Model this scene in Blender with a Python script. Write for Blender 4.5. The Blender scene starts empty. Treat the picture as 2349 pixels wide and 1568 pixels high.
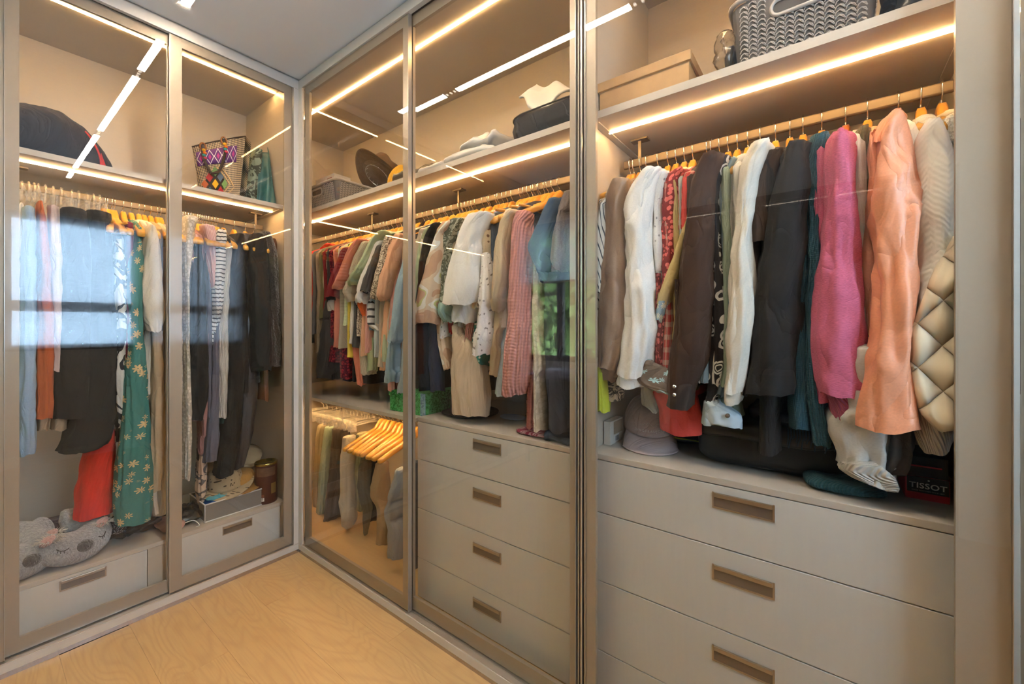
import bpy, math, random
import numpy as np
from mathutils import Vector, noise as mnoise

random.seed(11)
S = bpy.context.scene
COL = S.collection

# ------------------------------------------------------------------ camera
CAM_Z, FOC, YAW, CX, HY = 1.197, 948.0, math.radians(37.24), 1174.5, 747.0
cd = bpy.data.cameras.new('camera')
cd.sensor_width = 36.0
cd.lens = FOC / 2349 * 36
cd.shift_y = -(784.0 - HY) / 2349
cd.clip_start = 0.02
cam = bpy.data.objects.new('camera', cd)
COL.objects.link(cam)
cam.location = (0, 0, CAM_Z)
cam.rotation_euler = (math.radians(90), 0, YAW - math.radians(90))
S.camera = cam

# ------------------------------------------------------------------ world, exposure
w = bpy.data.worlds.new('sky')
S.world = w
w.use_nodes = True
bg = w.node_tree.nodes['Background']
bg.inputs[0].default_value = (0.76, 0.88, 1.0, 1)
bg.inputs[1].default_value = 25.0
S.view_settings.view_transform = 'Standard'
S.view_settings.look = 'None'
S.view_settings.gamma = 1.0
S.view_settings.use_curve_mapping = False
S.view_settings.exposure = 0.24
S.cycles.use_denoising = True
S.cycles.max_bounces = 6
S.cycles.diffuse_bounces = 3
S.cycles.glossy_bounces = 4
S.cycles.transmission_bounces = 4
S.cycles.transparent_max_bounces = 20
S.cycles.use_adaptive_sampling = True
S.cycles.adaptive_threshold = 0.2
S.cycles.sample_clamp_indirect = 6.0
S.cycles.caustics_reflective = False
S.cycles.caustics_refractive = False

LED_STRENGTH = 76.0
CEIL_STRENGTH = 145.0


# ------------------------------------------------------------------ helpers
def link(o):
    COL.objects.link(o)
    return o


def tag(o, label=None, cat=None, group=None, kind=None):
    if label: o['label'] = label
    if cat: o['category'] = cat
    if group: o['group'] = group
    if kind: o['kind'] = kind
    return o


def thing(name, label, cat, loc=(0, 0, 0), group=None):
    o = bpy.data.objects.new(name, None)
    o.empty_display_size = 0.05
    link(o)
    o.location = loc
    return tag(o, label, cat, group)


def wloc(p):
    v = Vector((0, 0, 0))
    while p is not None:
        v += p.location
        p = p.parent
    return v


def obj(name, me, parent=None, loc=(0, 0, 0)):
    """loc is a world position; roots are never rotated or scaled"""
    o = bpy.data.objects.new(name, me)
    link(o)
    if parent is not None:
        o.parent = parent
        o.location = Vector(loc) - wloc(parent)
    else:
        o.location = loc
    return o


def mesh(name, verts, faces, mat, parent=None, uv=None, smooth=True, origin=None):
    V = np.array(verts, dtype=float)
    if origin is None:
        origin = (V.min(0) + V.max(0)) / 2
        origin[2] = V[:, 2].min()
    V = V - np.array(origin)
    me = bpy.data.meshes.new(name)
    me.from_pydata([tuple(v) for v in V], [], faces)
    if mat is not None:
        me.materials.append(mat)
    if uv is not None:
        lay = me.uv_layers.new(name='UVMap')
        vi = np.empty(len(me.loops), dtype=np.int32)
        me.loops.foreach_get('vertex_index', vi)
        lay.data.foreach_set('uv', np.array(uv, dtype=np.float32)[vi].ravel())
    if smooth:
        me.polygons.foreach_set('use_smooth', [True] * len(me.polygons))
    me.validate()
    me.update()
    return obj(name, me, parent, origin)


BOXF = [(0, 3, 2, 1), (4, 5, 6, 7), (0, 1, 5, 4), (1, 2, 6, 5), (2, 3, 7, 6), (3, 0, 4, 7)]


def boxdata(x0, x1, y0, y1, z0, z1):
    return [(x0, y0, z0), (x1, y0, z0), (x1, y1, z0), (x0, y1, z0),
            (x0, y0, z1), (x1, y0, z1), (x1, y1, z1), (x0, y1, z1)]


def box(name, x0, x1, y0, y1, z0, z1, mat, parent=None, bev=0.0):
    x0, x1 = min(x0, x1), max(x0, x1)
    y0, y1 = min(y0, y1), max(y0, y1)
    v = boxdata(x0, x1, y0, y1, z0, z1)
    o = mesh(name, v, BOXF, mat, parent, uv=[(p[0] + p[1], p[2] + 0.3 * p[1]) for p in v], smooth=False)
    if bev:
        m = o.modifiers.new('edge', 'BEVEL')
        m.width = bev
        m.segments = 2
        m.limit_method = 'NONE'
    return o


def boxes(name, lst, mat, parent=None):
    v, f = [], []
    for b in lst:
        n = len(v)
        v += boxdata(*b)
        f += [tuple(i + n for i in q) for q in BOXF]
    return mesh(name, v, f, mat, parent, smooth=False)


def tubepts(path, rad, n=8, closed=False):
    """tube along a polyline"""
    P = [Vector(p) for p in path]
    m = len(P)
    verts, faces = [], []
    up = Vector((0.123, 0.27, 0.95))
    for i, p in enumerate(P):
        if closed:
            t = P[(i + 1) % m] - P[i - 1]
        else:
            t = P[min(i + 1, m - 1)] - P[max(i - 1, 0)]
        t.normalize()
        a = t.cross(up)
        if a.length < 1e-4:
            a = t.cross(Vector((1, 0, 0)))
        a.normalize()
        b = t.cross(a)
        r = rad[i] if isinstance(rad, (list, tuple)) else rad
        for k in range(n):
            th = 2 * math.pi * k / n
            verts.append(p + a * (r * math.cos(th)) + b * (r * math.sin(th)))
    for i in range(m if closed else m - 1):
        j = (i + 1) % m
        for k in range(n):
            l = (k + 1) % n
            faces.append((i * n + k, i * n + l, j * n + l, j * n + k))
    if not closed:
        faces.append(tuple(range(n))[::-1])
        faces.append(tuple((m - 1) * n + k for k in range(n)))
    return verts, faces


def join(lst):
    v, f = [], []
    for a, b in lst:
        n = len(v)
        v += [tuple(p) for p in a]
        f += [tuple(i + n for i in q) for q in b]
    return v, f


# pixel of the 2349x1568 frame -> point on a vertical or level plane of the room
CA, SA = math.cos(YAW), math.sin(YAW)


def ray(u, v):
    r = (u - CX) / FOC
    return (CA + r * SA, SA - r * CA, (HY - v) / FOC)


def onx(u, v, x):
    d = ray(u, v); t = x / d[0]
    return Vector((x, t * d[1], CAM_Z + t * d[2]))


def ony(u, v, y):
    d = ray(u, v); t = y / d[1]
    return Vector((t * d[0], y, CAM_Z + t * d[2]))


def onz(u, v, z):
    d = ray(u, v); t = (z - CAM_Z) / d[2]
    return Vector((t * d[0], t * d[1], z))


# ------------------------------------------------------------------ materials
def new_mat(name):
    m = bpy.data.materials.new(name)
    m.use_nodes = True
    nt = m.node_tree
    b = nt.nodes['Principled BSDF']
    return m, nt, b


def N(nt, typ, **kw):
    n = nt.nodes.new(typ)
    for k, v in kw.items():
        setattr(n, k, v)
    return n


def L(nt, a, b):
    nt.links.new(a, b)


def math_node(nt, op, a, b=None, c=None):
    n = N(nt, 'ShaderNodeMath', operation=op)
    for i, x in enumerate((a, b, c)):
        if x is None: continue
        if isinstance(x, (int, float)): n.inputs[i].default_value = x
        else: L(nt, x, n.inputs[i])
    return n.outputs[0]


def mixc(nt, fac, a, b):
    n = N(nt, 'ShaderNodeMix', data_type='RGBA')
    for s, x in ((n.inputs[0], fac), (n.inputs[6], a), (n.inputs[7], b)):
        if isinstance(x, (int, float)): s.default_value = x
        elif isinstance(x, tuple): s.default_value = (*x[:3], 1)
        else: L(nt, x, s)
    return n.outputs[2]


def add_bump(nt, b, height, strength=0.3, dist=0.002):
    n = N(nt, 'ShaderNodeBump')
    n.inputs['Strength'].default_value = strength
    n.inputs['Distance'].default_value = dist
    L(nt, height, n.inputs['Height'])
    L(nt, n.outputs[0], b.inputs['Normal'])


def plain(name, col, rough=0.5, metal=0.0, var=0.0, scale=40, bump=0.0, spec=0.5, stretch=(1, 1, 1)):
    m, nt, b = new_mat(name)
    b.inputs['Base Color'].default_value = (*col, 1)
    b.inputs['Roughness'].default_value = rough
    b.inputs['Metallic'].default_value = metal
    b.inputs['Specular IOR Level'].default_value = spec
    if var or bump:
        tc = N(nt, 'ShaderNodeTexCoord')
        mp = N(nt, 'ShaderNodeMapping')
        mp.inputs['Scale'].default_value = stretch
        L(nt, tc.outputs['Object'], mp.inputs[0])
        nz = N(nt, 'ShaderNodeTexNoise')
        nz.inputs['Scale'].default_value = scale
        nz.inputs['Detail'].default_value = 5
        L(nt, mp.outputs[0], nz.inputs['Vector'])
        if var:
            c0 = tuple(max(0, c * (1 - var)) for c in col)
            c1 = tuple(min(1, c * (1 + var)) for c in col)
            L(nt, mixc(nt, nz.outputs['Fac'], c0, c1), b.inputs['Base Color'])
        if bump:
            add_bump(nt, b, nz.outputs['Fac'], bump)
    return m


def emitter(name, col, strength):
    m, nt, b = new_mat(name)
    nt.nodes.remove(b)
    e = N(nt, 'ShaderNodeEmission')
    e.inputs[0].default_value = (*col, 1)
    e.inputs[1].default_value = strength
    L(nt, e.outputs[0], nt.nodes['Material Output'].inputs[0])
    return m


def glass_mat(name, tint, r0=0.045, rough=0.0):
    """thin pane: clear tinted transmission plus mirror reflection that grows at grazing angles"""
    m, nt, b = new_mat(name)
    nt.nodes.remove(b)
    tr = N(nt, 'ShaderNodeBsdfTransparent')
    tr.inputs[0].default_value = (*tint, 1)
    gl = N(nt, 'ShaderNodeBsdfGlossy')
    gl.inputs['Roughness'].default_value = rough
    lw = N(nt, 'ShaderNodeLayerWeight')
    lw.inputs[0].default_value = 0.5
    p = math_node(nt, 'POWER', lw.outputs['Facing'], 4.6)
    fac = math_node(nt, 'MULTIPLY_ADD', p, 1 - r0, r0)
    mx = N(nt, 'ShaderNodeMixShader')
    L(nt, fac, mx.inputs[0]); L(nt, tr.outputs[0], mx.inputs[1]); L(nt, gl.outputs[0], mx.inputs[2])
    L(nt, mx.outputs[0], nt.nodes['Material Output'].inputs[0])
    return m


M = {}
M['laminate'] = plain('laminate greige', (0.53, 0.465, 0.38), 0.42, var=0.05, scale=9, stretch=(1, 1, 18), bump=0.04)
M['laminate_pale'] = plain('laminate pale drawer', (0.61, 0.59, 0.555), 0.38, var=0.04, scale=8, stretch=(14, 14, 1), bump=0.03)
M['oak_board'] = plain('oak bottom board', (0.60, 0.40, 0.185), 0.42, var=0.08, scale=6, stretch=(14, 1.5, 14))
M['shelf'] = plain('laminate shelf', (0.55, 0.49, 0.42), 0.40, var=0.05, scale=9, stretch=(2, 2, 12))
M['frame'] = plain('door frame bronze', (0.41, 0.34, 0.265), 0.36, 0.1, var=0.03, scale=200)
M['frame_edge'] = plain('door frame edge', (0.52, 0.46, 0.39), 0.28, 0.75)
M['fascia'] = plain('fascia beige', (0.58, 0.52, 0.455), 0.40, 0.05, var=0.03, scale=60)
M['track'] = plain('track aluminium', (0.62, 0.52, 0.42), 0.35, 0.8)
M['dark'] = plain('dark channel', (0.06, 0.05, 0.045), 0.5)
M['toe'] = plain('toe strip mirror', (0.50, 0.46, 0.45), 0.12, 0.85)
M['handle'] = plain('handle bronze', (0.42, 0.34, 0.26), 0.32, 0.8)
M['handle_in'] = plain('handle cup', (0.20, 0.165, 0.135), 0.45, 0.5, var=0.1, scale=500, bump=0.1)
M['rail'] = plain('rail champagne', (0.19, 0.15, 0.105), 0.45, 0.6)
M['ceiling'] = plain('ceiling paint', (0.78, 0.73, 0.69), 0.8)
M['wall'] = plain('wall paint', (0.62, 0.60, 0.57), 0.8)
M['steel'] = plain('steel hook', (0.80, 0.78, 0.75), 0.18, 1.0)
M['led'] = emitter('led warm', (1.0, 0.615, 0.255), LED_STRENGTH)
M['ceil_led'] = emitter('ceiling led', (1.0, 0.86, 0.68), CEIL_STRENGTH)
M['glass'] = glass_mat('smoked glass', (0.975, 0.96, 0.935), 0.038)
M['white_paint'] = plain('white paint', (0.75, 0.74, 0.72), 0.5)
M['black_metal'] = plain('black metal', (0.02, 0.02, 0.022), 0.4, 0.3)


def oak():
    m, nt, b = new_mat('oak plank')
    tc = N(nt, 'ShaderNodeTexCoord')
    oi = N(nt, 'ShaderNodeObjectInfo')
    off = N(nt, 'ShaderNodeCombineXYZ')
    L(nt, math_node(nt, 'MULTIPLY', oi.outputs['Random'], 37.0), off.inputs[0])
    L(nt, math_node(nt, 'MULTIPLY', oi.outputs['Random'], 91.0), off.inputs[1])
    va = N(nt, 'ShaderNodeVectorMath', operation='ADD')
    L(nt, tc.outputs['Object'], va.inputs[0]); L(nt, off.outputs[0], va.inputs[1])
    mp = N(nt, 'ShaderNodeMapping')
    mp.inputs['Scale'].default_value = (5.5, 1.15, 5.0)
    L(nt, va.outputs[0], mp.inputs[0])
    n1 = N(nt, 'ShaderNodeTexNoise'); n1.inputs['Scale'].default_value = 1.0
    n1.inputs['Detail'].default_value = 1.5; n1.inputs['Distortion'].default_value = 0.6
    L(nt, mp.outputs[0], n1.inputs['Vector'])
    rings = math_node(nt, 'MULTIPLY', n1.outputs['Fac'], 60.0)
    wv = math_node(nt, 'SINE', math_node(nt, 'MULTIPLY', rings, 2.2))
    wv = math_node(nt, 'POWER', math_node(nt, 'MULTIPLY_ADD', wv, 0.5, 0.5), 2.5)
    mp2 = N(nt, 'ShaderNodeMapping'); mp2.inputs['Scale'].default_value = (160, 7, 30)
    L(nt, va.outputs[0], mp2.inputs[0])
    n2 = N(nt, 'ShaderNodeTexNoise'); n2.inputs['Scale'].default_value = 1.0; n2.inputs['Detail'].default_value = 4
    L(nt, mp2.outputs[0], n2.inputs['Vector'])
    mp3 = N(nt, 'ShaderNodeMapping'); mp3.inputs['Scale'].default_value = (4, 1, 4)
    L(nt, va.outputs[0], mp3.inputs[0])
    n3 = N(nt, 'ShaderNodeTexNoise'); n3.inputs['Scale'].default_value = 1.3; n3.inputs['Detail'].default_value = 3
    L(nt, mp3.outputs[0], n3.inputs['Vector'])
    c = mixc(nt, n3.outputs['Fac'], (0.47, 0.265, 0.098), (0.60, 0.375, 0.160))
    fib = N(nt, 'ShaderNodeMapRange'); fib.inputs[1].default_value = 0.45; fib.inputs[2].default_value = 0.75
    L(nt, n2.outputs['Fac'], fib.inputs[0])
    c = mixc(nt, math_node(nt, 'MULTIPLY', fib.outputs[0], 0.35), c, (0.40, 0.215, 0.085))
    c = mixc(nt, math_node(nt, 'MULTIPLY', wv, 0.30), c, (0.40, 0.22, 0.09))
    L(nt, c, b.inputs['Base Color'])
    b.inputs['Roughness'].default_value = 0.42
    add_bump(nt, b, n2.outputs['Fac'], 0.08, 0.001)
    return m


M['oak'] = oak()
# ================================================================== room shell
# ceiling, floor planks, walls with their openings
ceil = box('ceiling', -1.30, 1.75, -1.05, 2.95, 2.50, 2.60, M['ceiling'])
tag(ceil, kind='structure')
sub = box('floor', -1.30, 1.75, -1.05, 2.95, -0.06, -0.012, M['dark'])
tag(sub, kind='structure')
# oak planks running towards the left-hand wardrobe, staggered end joints
x = -1.32
col_i = 0
while x < 1.06:
    x1 = min(x + 0.190, 1.075)
    y = -0.98 - (col_i * 0.47) % 1.1
    while y < 2.23:
        y1 = min(y + 1.22, 2.235)
        ya = max(y, -0.95)
        if y1 - ya > 0.02:
            box('plank', x + 0.0003, x1 - 0.0003, ya + 0.0003, y1 - 0.0003, -0.012, 0.0, M['oak'], sub)
        y += 1.22
    x += 0.190
    col_i += 1

# wall behind the camera, with a window (blind drawn)
wb = boxes('wall_back', [(-1.30, 0.17, -1.05, -0.95, 0, 2.5), (1.03, 1.75, -1.05, -0.95, 0, 2.5),
                         (0.17, 1.03, -1.05, -0.95, 0, 0.98), (0.17, 1.03, -1.05, -0.95, 2.17, 2.5)], M['wall'])
tag(wb, kind='structure')
# wall on the left, with a window onto the garden and an opening to an unlit room
LX = -1.22
wl = boxes('wall_left', [(LX - 0.1, LX, 2.43, 2.95, 0, 2.5), (LX - 0.1, LX, 1.0, 1.60, 0, 2.5),
                         (LX - 0.1, LX, 1.60, 2.43, 0, 0.86), (LX - 0.1, LX, 1.60, 2.43, 2.17, 2.5),
                         (LX - 0.1, LX, -1.05, -0.60, 0, 2.5), (LX - 0.1, LX, -0.60, 1.0, 2.12, 2.5)], M['wall'])
tag(wl, kind='structure')
tag(box('wall_behind_wardrobe', -1.30, 1.75, 2.87, 2.95, 0, 2.5, M['wall']), kind='structure')
tag(box('wall_right', 1.70, 1.80, -1.05, 2.87, 0, 2.5, M['wall']), kind='structure')
tag(box('baseboard_left', LX, LX + 0.014, 1.0, 2.22, 0, 0.09, M['white_paint']), kind='structure')
tag(box('baseboard_back', LX + 0.014, 1.03, -0.95, -0.936, 0, 0.09, M['white_paint']), kind='structure')

# windows
M['pane'] = glass_mat('window pane', (0.95, 0.97, 0.97), 0.04)
M['win_frame'] = plain('window frame dark', (0.05, 0.05, 0.055), 0.4, 0.2)


def window(name, axis, p, a0, a1, z0, z1, mull):
    """axis 'y': window in a wall of constant y; else constant x"""
    def bb(nm, a, b, c, d, t, mat, par=None):
        if axis == 'y':
            return box(nm, a, b, p - t / 2, p + t / 2, c, d, mat, par)
        return box(nm, p - t / 2, p + t / 2, a, b, c, d, mat, par)
    e = bpy.data.objects.new(name, None)
    link(e)
    tag(e, kind='structure')
    f = 0.05
    for q in ((a0, a0 + f, z0, z1), (a1 - f, a1, z0, z1), (a0 + f, a1 - f, z0, z0 + f), (a0 + f, a1 - f, z1 - f, z1)):
        bb('frame_bar', *q, 0.05, M['win_frame'], e)
    for kind, v in mull:
        if kind == 'h':
            bb('frame_bar', a0 + f, a1 - f, v - 0.045, v + 0.045, 0.045, M['win_frame'], e)
        else:
            bb('frame_bar', v - 0.03, v + 0.03, z0 + f, z1 - f, 0.047, M['win_frame'], e)
    bb('window_pane', a0 + f, a1 - f, z0 + f, z1 - f, 0.006, M['pane'], e)
    return e


window('window_1', 'y', -1.00, 0.17, 1.03, 0.98, 2.17, [('h', 1.37)])
window('window_2', 'x', LX - 0.05, 1.60, 2.43, 0.86, 2.17, [('v', 2.02)])

m, nt, b = new_mat('blind fabric')
nt.nodes.remove(b)
dif = N(nt, 'ShaderNodeBsdfDiffuse'); dif.inputs[0].default_value = (0.78, 0.80, 0.82, 1)
trl = N(nt, 'ShaderNodeBsdfTranslucent'); trl.inputs[0].default_value = (0.72, 0.80, 0.88, 1)
tp = N(nt, 'ShaderNodeBsdfTransparent'); tp.inputs[0].default_value = (0.75, 0.85, 0.95, 1)
tc = N(nt, 'ShaderNodeTexCoord'); mp = N(nt, 'ShaderNodeMapping'); mp.inputs['Scale'].default_value = (12, 12, 260)
nz = N(nt, 'ShaderNodeTexNoise'); nz.inputs['Scale'].default_value = 1; nz.inputs['Detail'].default_value = 3
L(nt, tc.outputs['Object'], mp.inputs[0]); L(nt, mp.outputs[0], nz.inputs['Vector'])
mx = N(nt, 'ShaderNodeMixShader'); mx.inputs[0].default_value = 0.85
L(nt, dif.outputs[0], mx.inputs[1]); L(nt, trl.outputs[0], mx.inputs[2])
mx2 = N(nt, 'ShaderNodeMixShader')
L(nt, math_node(nt, 'MULTIPLY_ADD', nz.outputs['Fac'], 0.5, 0.38), mx2.inputs[0])
L(nt, mx.outputs[0], mx2.inputs[1]); L(nt, tp.outputs[0], mx2.inputs[2])
L(nt, mx2.outputs[0], nt.nodes['Material Output'].inputs[0])
M['blind'] = m
rb = thing('roller_blind', 'pale translucent roller blind drawn down over the bright window', 'blind', (0.6, -0.93, 2.15))
box('blind_cloth', 0.18, 1.02, -0.9355, -0.9345, 1.0, 2.17, M['blind'], rb)
v, f = tubepts([(0.17, -0.93, 2.19), (1.03, -0.93, 2.19)], 0.022, 12)
mesh('roller', v, f, M['white_paint'], rb)
box('bottom_bar', 0.18, 1.02, -0.941, -0.929, 0.985, 1.0, M['win_frame'], rb)
rb = thing('roller_blind', 'pale roller blind half lowered over the garden window', 'blind', (LX + 0.03, 2.0, 2.15))
box('blind_cloth', LX + 0.0295, LX + 0.0305, 1.58, 2.45, 1.62, 2.19, M['blind'], rb)
v, f = tubepts([(LX + 0.03, 1.57, 2.20), (LX + 0.03, 2.46, 2.20)], 0.022, 12)
mesh('roller', v, f, M['white_paint'], rb)
box('bottom_bar', LX + 0.024, LX + 0.036, 1.58, 2.45, 1.605, 1.62, M['white_paint'], rb)

# daylight portals: tell the sampler where the sky enters
for nm, lc, rot, sx, sy in (('window_portal', (0.60, -1.03, 1.575), (math.pi / 2, 0, 0), 0.86, 1.19), ('window_portal', (LX - 0.09, 2.015, 1.515), (0, -math.pi / 2, 0), 1.31, 0.83)):
    ld = bpy.data.lights.new(nm, 'AREA'); ld.shape = 'RECTANGLE'; ld.size = sx; ld.size_y = sy
    ld.cycles.is_portal = True
    lo = bpy.data.objects.new(nm, ld); link(lo); lo.location = lc; lo.rotation_euler = rot

# glazed door with black bars in the left wall
M['unlit_room_pane'] = glass_mat('unlit room pane', (0.02, 0.026, 0.03), 0.04)
d = bpy.data.objects.new('unlit_opening', None); link(d); tag(d, kind='structure')
for q in ((-0.60, -0.55, 0, 2.12), (0.95, 1.0, 0, 2.12), (0.38, 0.42, 0.05, 2.07), (-0.06, -0.02, 0.05, 2.07)):
    box('opening_bar', LX - 0.07, LX - 0.03, q[0], q[1], q[2], q[3], M['black_metal'], d)
for z0, z1 in ((0.0, 0.05), (2.07, 2.12), (0.85, 0.89)):
    box('opening_bar', LX - 0.068, LX - 0.032, -0.55, 0.95, z0, z1, M['black_metal'], d)
box('unlit_room_pane', LX - 0.053, LX - 0.047, -0.55, 0.95, 0.05, 2.07, M['unlit_room_pane'], d)

# garden hedge outside the left window: leaf blades on a bank
rng = np.random.default_rng(5)
gv, gf = [], []
for i in range(6500):
    c = np.array([-2.6 - rng.random() * 0.7, 1.2 + rng.random() * 6.0, 0.2 + rng.random() * 3.2])
    a = rng.normal(size=3); a /= np.linalg.norm(a)
    bb_ = np.cross(a, rng.normal(size=3)); bb_ /= np.linalg.norm(bb_)
    s = 0.07 + 0.08 * rng.random()
    k = len(gv)
    gv += [c - a * s, c + bb_ * s * .5, c + a * s, c - bb_ * s * .5]
    gf.append((k, k + 1, k + 2, k + 3))
m, nt, b = new_mat('hedge leaf')
tc = N(nt, 'ShaderNodeTexCoord'); nz = N(nt, 'ShaderNodeTexNoise'); nz.inputs['Scale'].default_value = 5
L(nt, tc.outputs['Object'], nz.inputs['Vector'])
L(nt, mixc(nt, nz.outputs['Fac'], (0.02, 0.07, 0.015), (0.32, 0.52, 0.14)), b.inputs['Base Color'])
b.inputs['Roughness'].default_value = 0.6
M['leaf'] = m
hd = thing('garden_hedge', 'leafy green hedge outside the half covered window', 'hedge', (-3.0, 4.0, 0.0))
tag(mesh('foliage', gv, gf, M['leaf'], hd, smooth=False), kind='stuff')
box('bank', -3.75, -3.45, 0.6, 7.6, -0.2, 3.6, M['leaf'], hd)
v, f = [], []
for i in range(14):
    yy = 1.3 + i * 0.42
    a_, b_ = tubepts([(-3.1, yy, 0), (-3.0, yy + .05, 1.2), (-3.05, yy + .12, 3.0)], [0.04, 0.03, 0.015], 6)
    n0 = len(v); v += a_; f += [tuple(k + n0 for k in q) for q in b_]
mesh('stems', v, f, plain('hedge stem', (0.10, 0.07, 0.04), 0.8), hd)

# ceiling light line: long recessed luminaires with small spot modules between
LX0, LX1 = 0.515, 0.547
segs = [(2.07, 1.715), (1.622, 0.635), (0.53, -0.43), (-0.55, -0.815)]
names = ['short ceiling light bar nearest the left hand wardrobe', 'long ceiling light bar second from the left hand wardrobe',
         'long ceiling light bar third from the left hand wardrobe', 'short ceiling light bar nearest the window']
for (ya, yb), lab in zip(segs, names):
    t = thing('ceiling_light', lab, 'light', (0.531, (ya + yb) / 2, 2.5), 'recessed ceiling light bars')
    box('diffuser', LX0, LX1, yb, ya, 2.4965, 2.4995, M['ceil_led'], t)
    for a_, b_ in ((LX0 - 0.002, LX0 - 0.0002), (LX1 + 0.0002, LX1 + 0.002)):
        box('trim_edge', a_, b_, yb, ya, 2.4955, 2.4998, M['white_paint'], t)
M['spot'] = emitter('spot lens', (1.0, 0.9, 0.78), 12.0)
for (ya, yb), lab in zip(((1.715, 1.622), (0.635, 0.53), (-0.43, -0.55)), ('between the first and second light bars', 'between the second and third light bars', 'between the third and last light bars')):
    t = thing('spot_module', 'dark three lens spot module ' + lab, 'light', (0.531, (ya + yb) / 2, 2.5), 'ceiling spot modules')
    box('housing', LX0, LX1, yb + .002, ya - .002, 2.4965, 2.4995, M['dark'], t)
    for k in range(3):
        yc = yb + (ya - yb) * (k + 0.6) / 3.2
        vv = [(0.531 + 0.007 * math.cos(q * math.pi / 6), yc + 0.007 * math.sin(q * math.pi / 6), z) for z in (2.4945, 2.4965) for q in range(12)]
        ff = [tuple(range(12))[::-1]] + [(q, (q + 1) % 12, 12 + (q + 1) % 12, 12 + q) for q in range(12)]
        mesh('lens', vv, ff, M['spot'], t, smooth=False)

# ================================================================== wardrobe carcasses
XB, YA = 1.056, 2.22          # front faces of the two fascias
XBK, YBK = 1.67, 2.83         # inner faces of the back panels
SHX, SHY = 1.141, 2.305       # front edges of shelves and drawer units
Z_SH0, Z_SH1 = 1.818, 1.840
Z_TOP = 2.480
RX, RY, RZ = 1.37, 2.53, 1.748  # hanging rails

wa = thing('wardrobe_carcass', 'greige laminate wardrobe carcass along the far left wall', 'wardrobe', (0.2, 2.56, 0.0))
box('back_panel', -0.66, 1.03, YBK, YBK + 0.018, 0.06, 2.498, M['laminate'], wa)
box('side_panel', 1.03, 1.048, 2.27, YBK, 0.06, 2.498, M['laminate'], wa)
box('side_panel', -0.678, -0.66, 2.27, YBK + 0.018, 0.06, 2.498, M['laminate'], wa)
box('top_panel', -0.66, 1.03, 2.27, YBK, Z_TOP, 2.498, M['laminate'], wa)
box('bottom_panel', -0.66, 1.03, 2.27, YBK, 0.05, 0.068, M['laminate'], wa)
wbb = thing('wardrobe_carcass', 'greige laminate wardrobe carcass along the right wall', 'wardrobe', (1.4, 1.0, 0.0))
box('back_panel', XBK, XBK + 0.018, -0.93, YBK, 0.06, 2.498, M['laminate'], wbb)
box('side_panel', 1.105, XBK, YBK - 0.001, YBK + 0.017, 0.06, 2.498, M['laminate'], wbb)
box('divider_panel', 1.105, XBK, 0.575, 0.593, 0.06, 2.498, M['laminate'], wbb)
box('divider_panel', 1.105, XBK, -0.268, -0.25, 0.06, 2.498, M['laminate'], wbb)
box('side_panel', 1.105, XBK, -0.948, -0.93, 0.06, 2.498, M['laminate'], wbb)
box('top_panel', 1.105, XBK, 0.593, YBK - 0.001, Z_TOP, 2.498, M['laminate'], wbb)
box('top_panel', 1.105, XBK, -0.25, 0.575, Z_TOP, 2.498, M['laminate'], wbb)
box('top_panel', 1.105, XBK, -0.93, -0.268, Z_TOP, 2.498, M['laminate'], wbb)
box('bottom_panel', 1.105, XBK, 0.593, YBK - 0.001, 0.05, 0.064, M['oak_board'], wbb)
box('bottom_panel', 1.105, XBK, -0.93, 0.575, 0.05, 0.064, M['shelf'], wbb)

# top shelves: board with a raised lip frame under its edges
def shelf_x(label, y0, y1, z0, z1, lip=True):
    t = thing('shelf', label, 'shelf', (1.4, (y0 + y1) / 2, z0))
    box('board', SHX, XBK, y0, y1, z0 + 0.004, z1, M['shelf'], t)
    if lip:
        for q in ((SHX, SHX + 0.022, y0, y1), (SHX + 0.022, XBK, y0, y0 + 0.022), (SHX + 0.022, XBK, y1 - 0.022, y1)):
            box('lip', *q, z0, z0 + 0.0039, M['shelf'], t)
    return t


def shelf_y(label, x0, x1, z0, z1):
    t = thing('shelf', label, 'shelf', ((x0 + x1) / 2, 2.56, z0))
    box('board', x0, x1, SHY, YBK, z0 + 0.004, z1, M['shelf'], t)
    for q in ((x0, x1, SHY, SHY + 0.022), (x1 - 0.022, x1, SHY + 0.022, YBK)):
        box('lip', *q, z0, z0 + 0.0039, M['shelf'], t)
    return t


shelf_y('long shelf over the dresses carrying the duffel bag and woven tote', -0.66, 1.03, Z_SH0, Z_SH1)
shelf_x('upper shelf in the corner carrying the brown hat and wrapped parcels', 0.593, YBK - 0.001, Z_SH0, Z_SH1)
shelf_x('upper shelf carrying the kraft box and large grey basket', -0.25, 0.575, Z_SH0, Z_SH1)
shelf_x('upper shelf at the far right edge over the dark coat', -0.93, -0.268, Z_SH0, Z_SH1)
shelf_x('middle shelf above the hanging trousers and empty wooden hangers', 1.386, YBK - 0.001, 0.785, 0.805, False)

# LED strips let into the undersides
def led(label, x0, x1, y0, y1, z):
    t = thing('led_strip', label, 'light', ((x0 + x1) / 2, (y0 + y1) / 2, z), 'warm led strips')
    box('lens', x0, x1, y0, y1, z - 0.004, z - 0.0002, M['led'], t)
    return t


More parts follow.
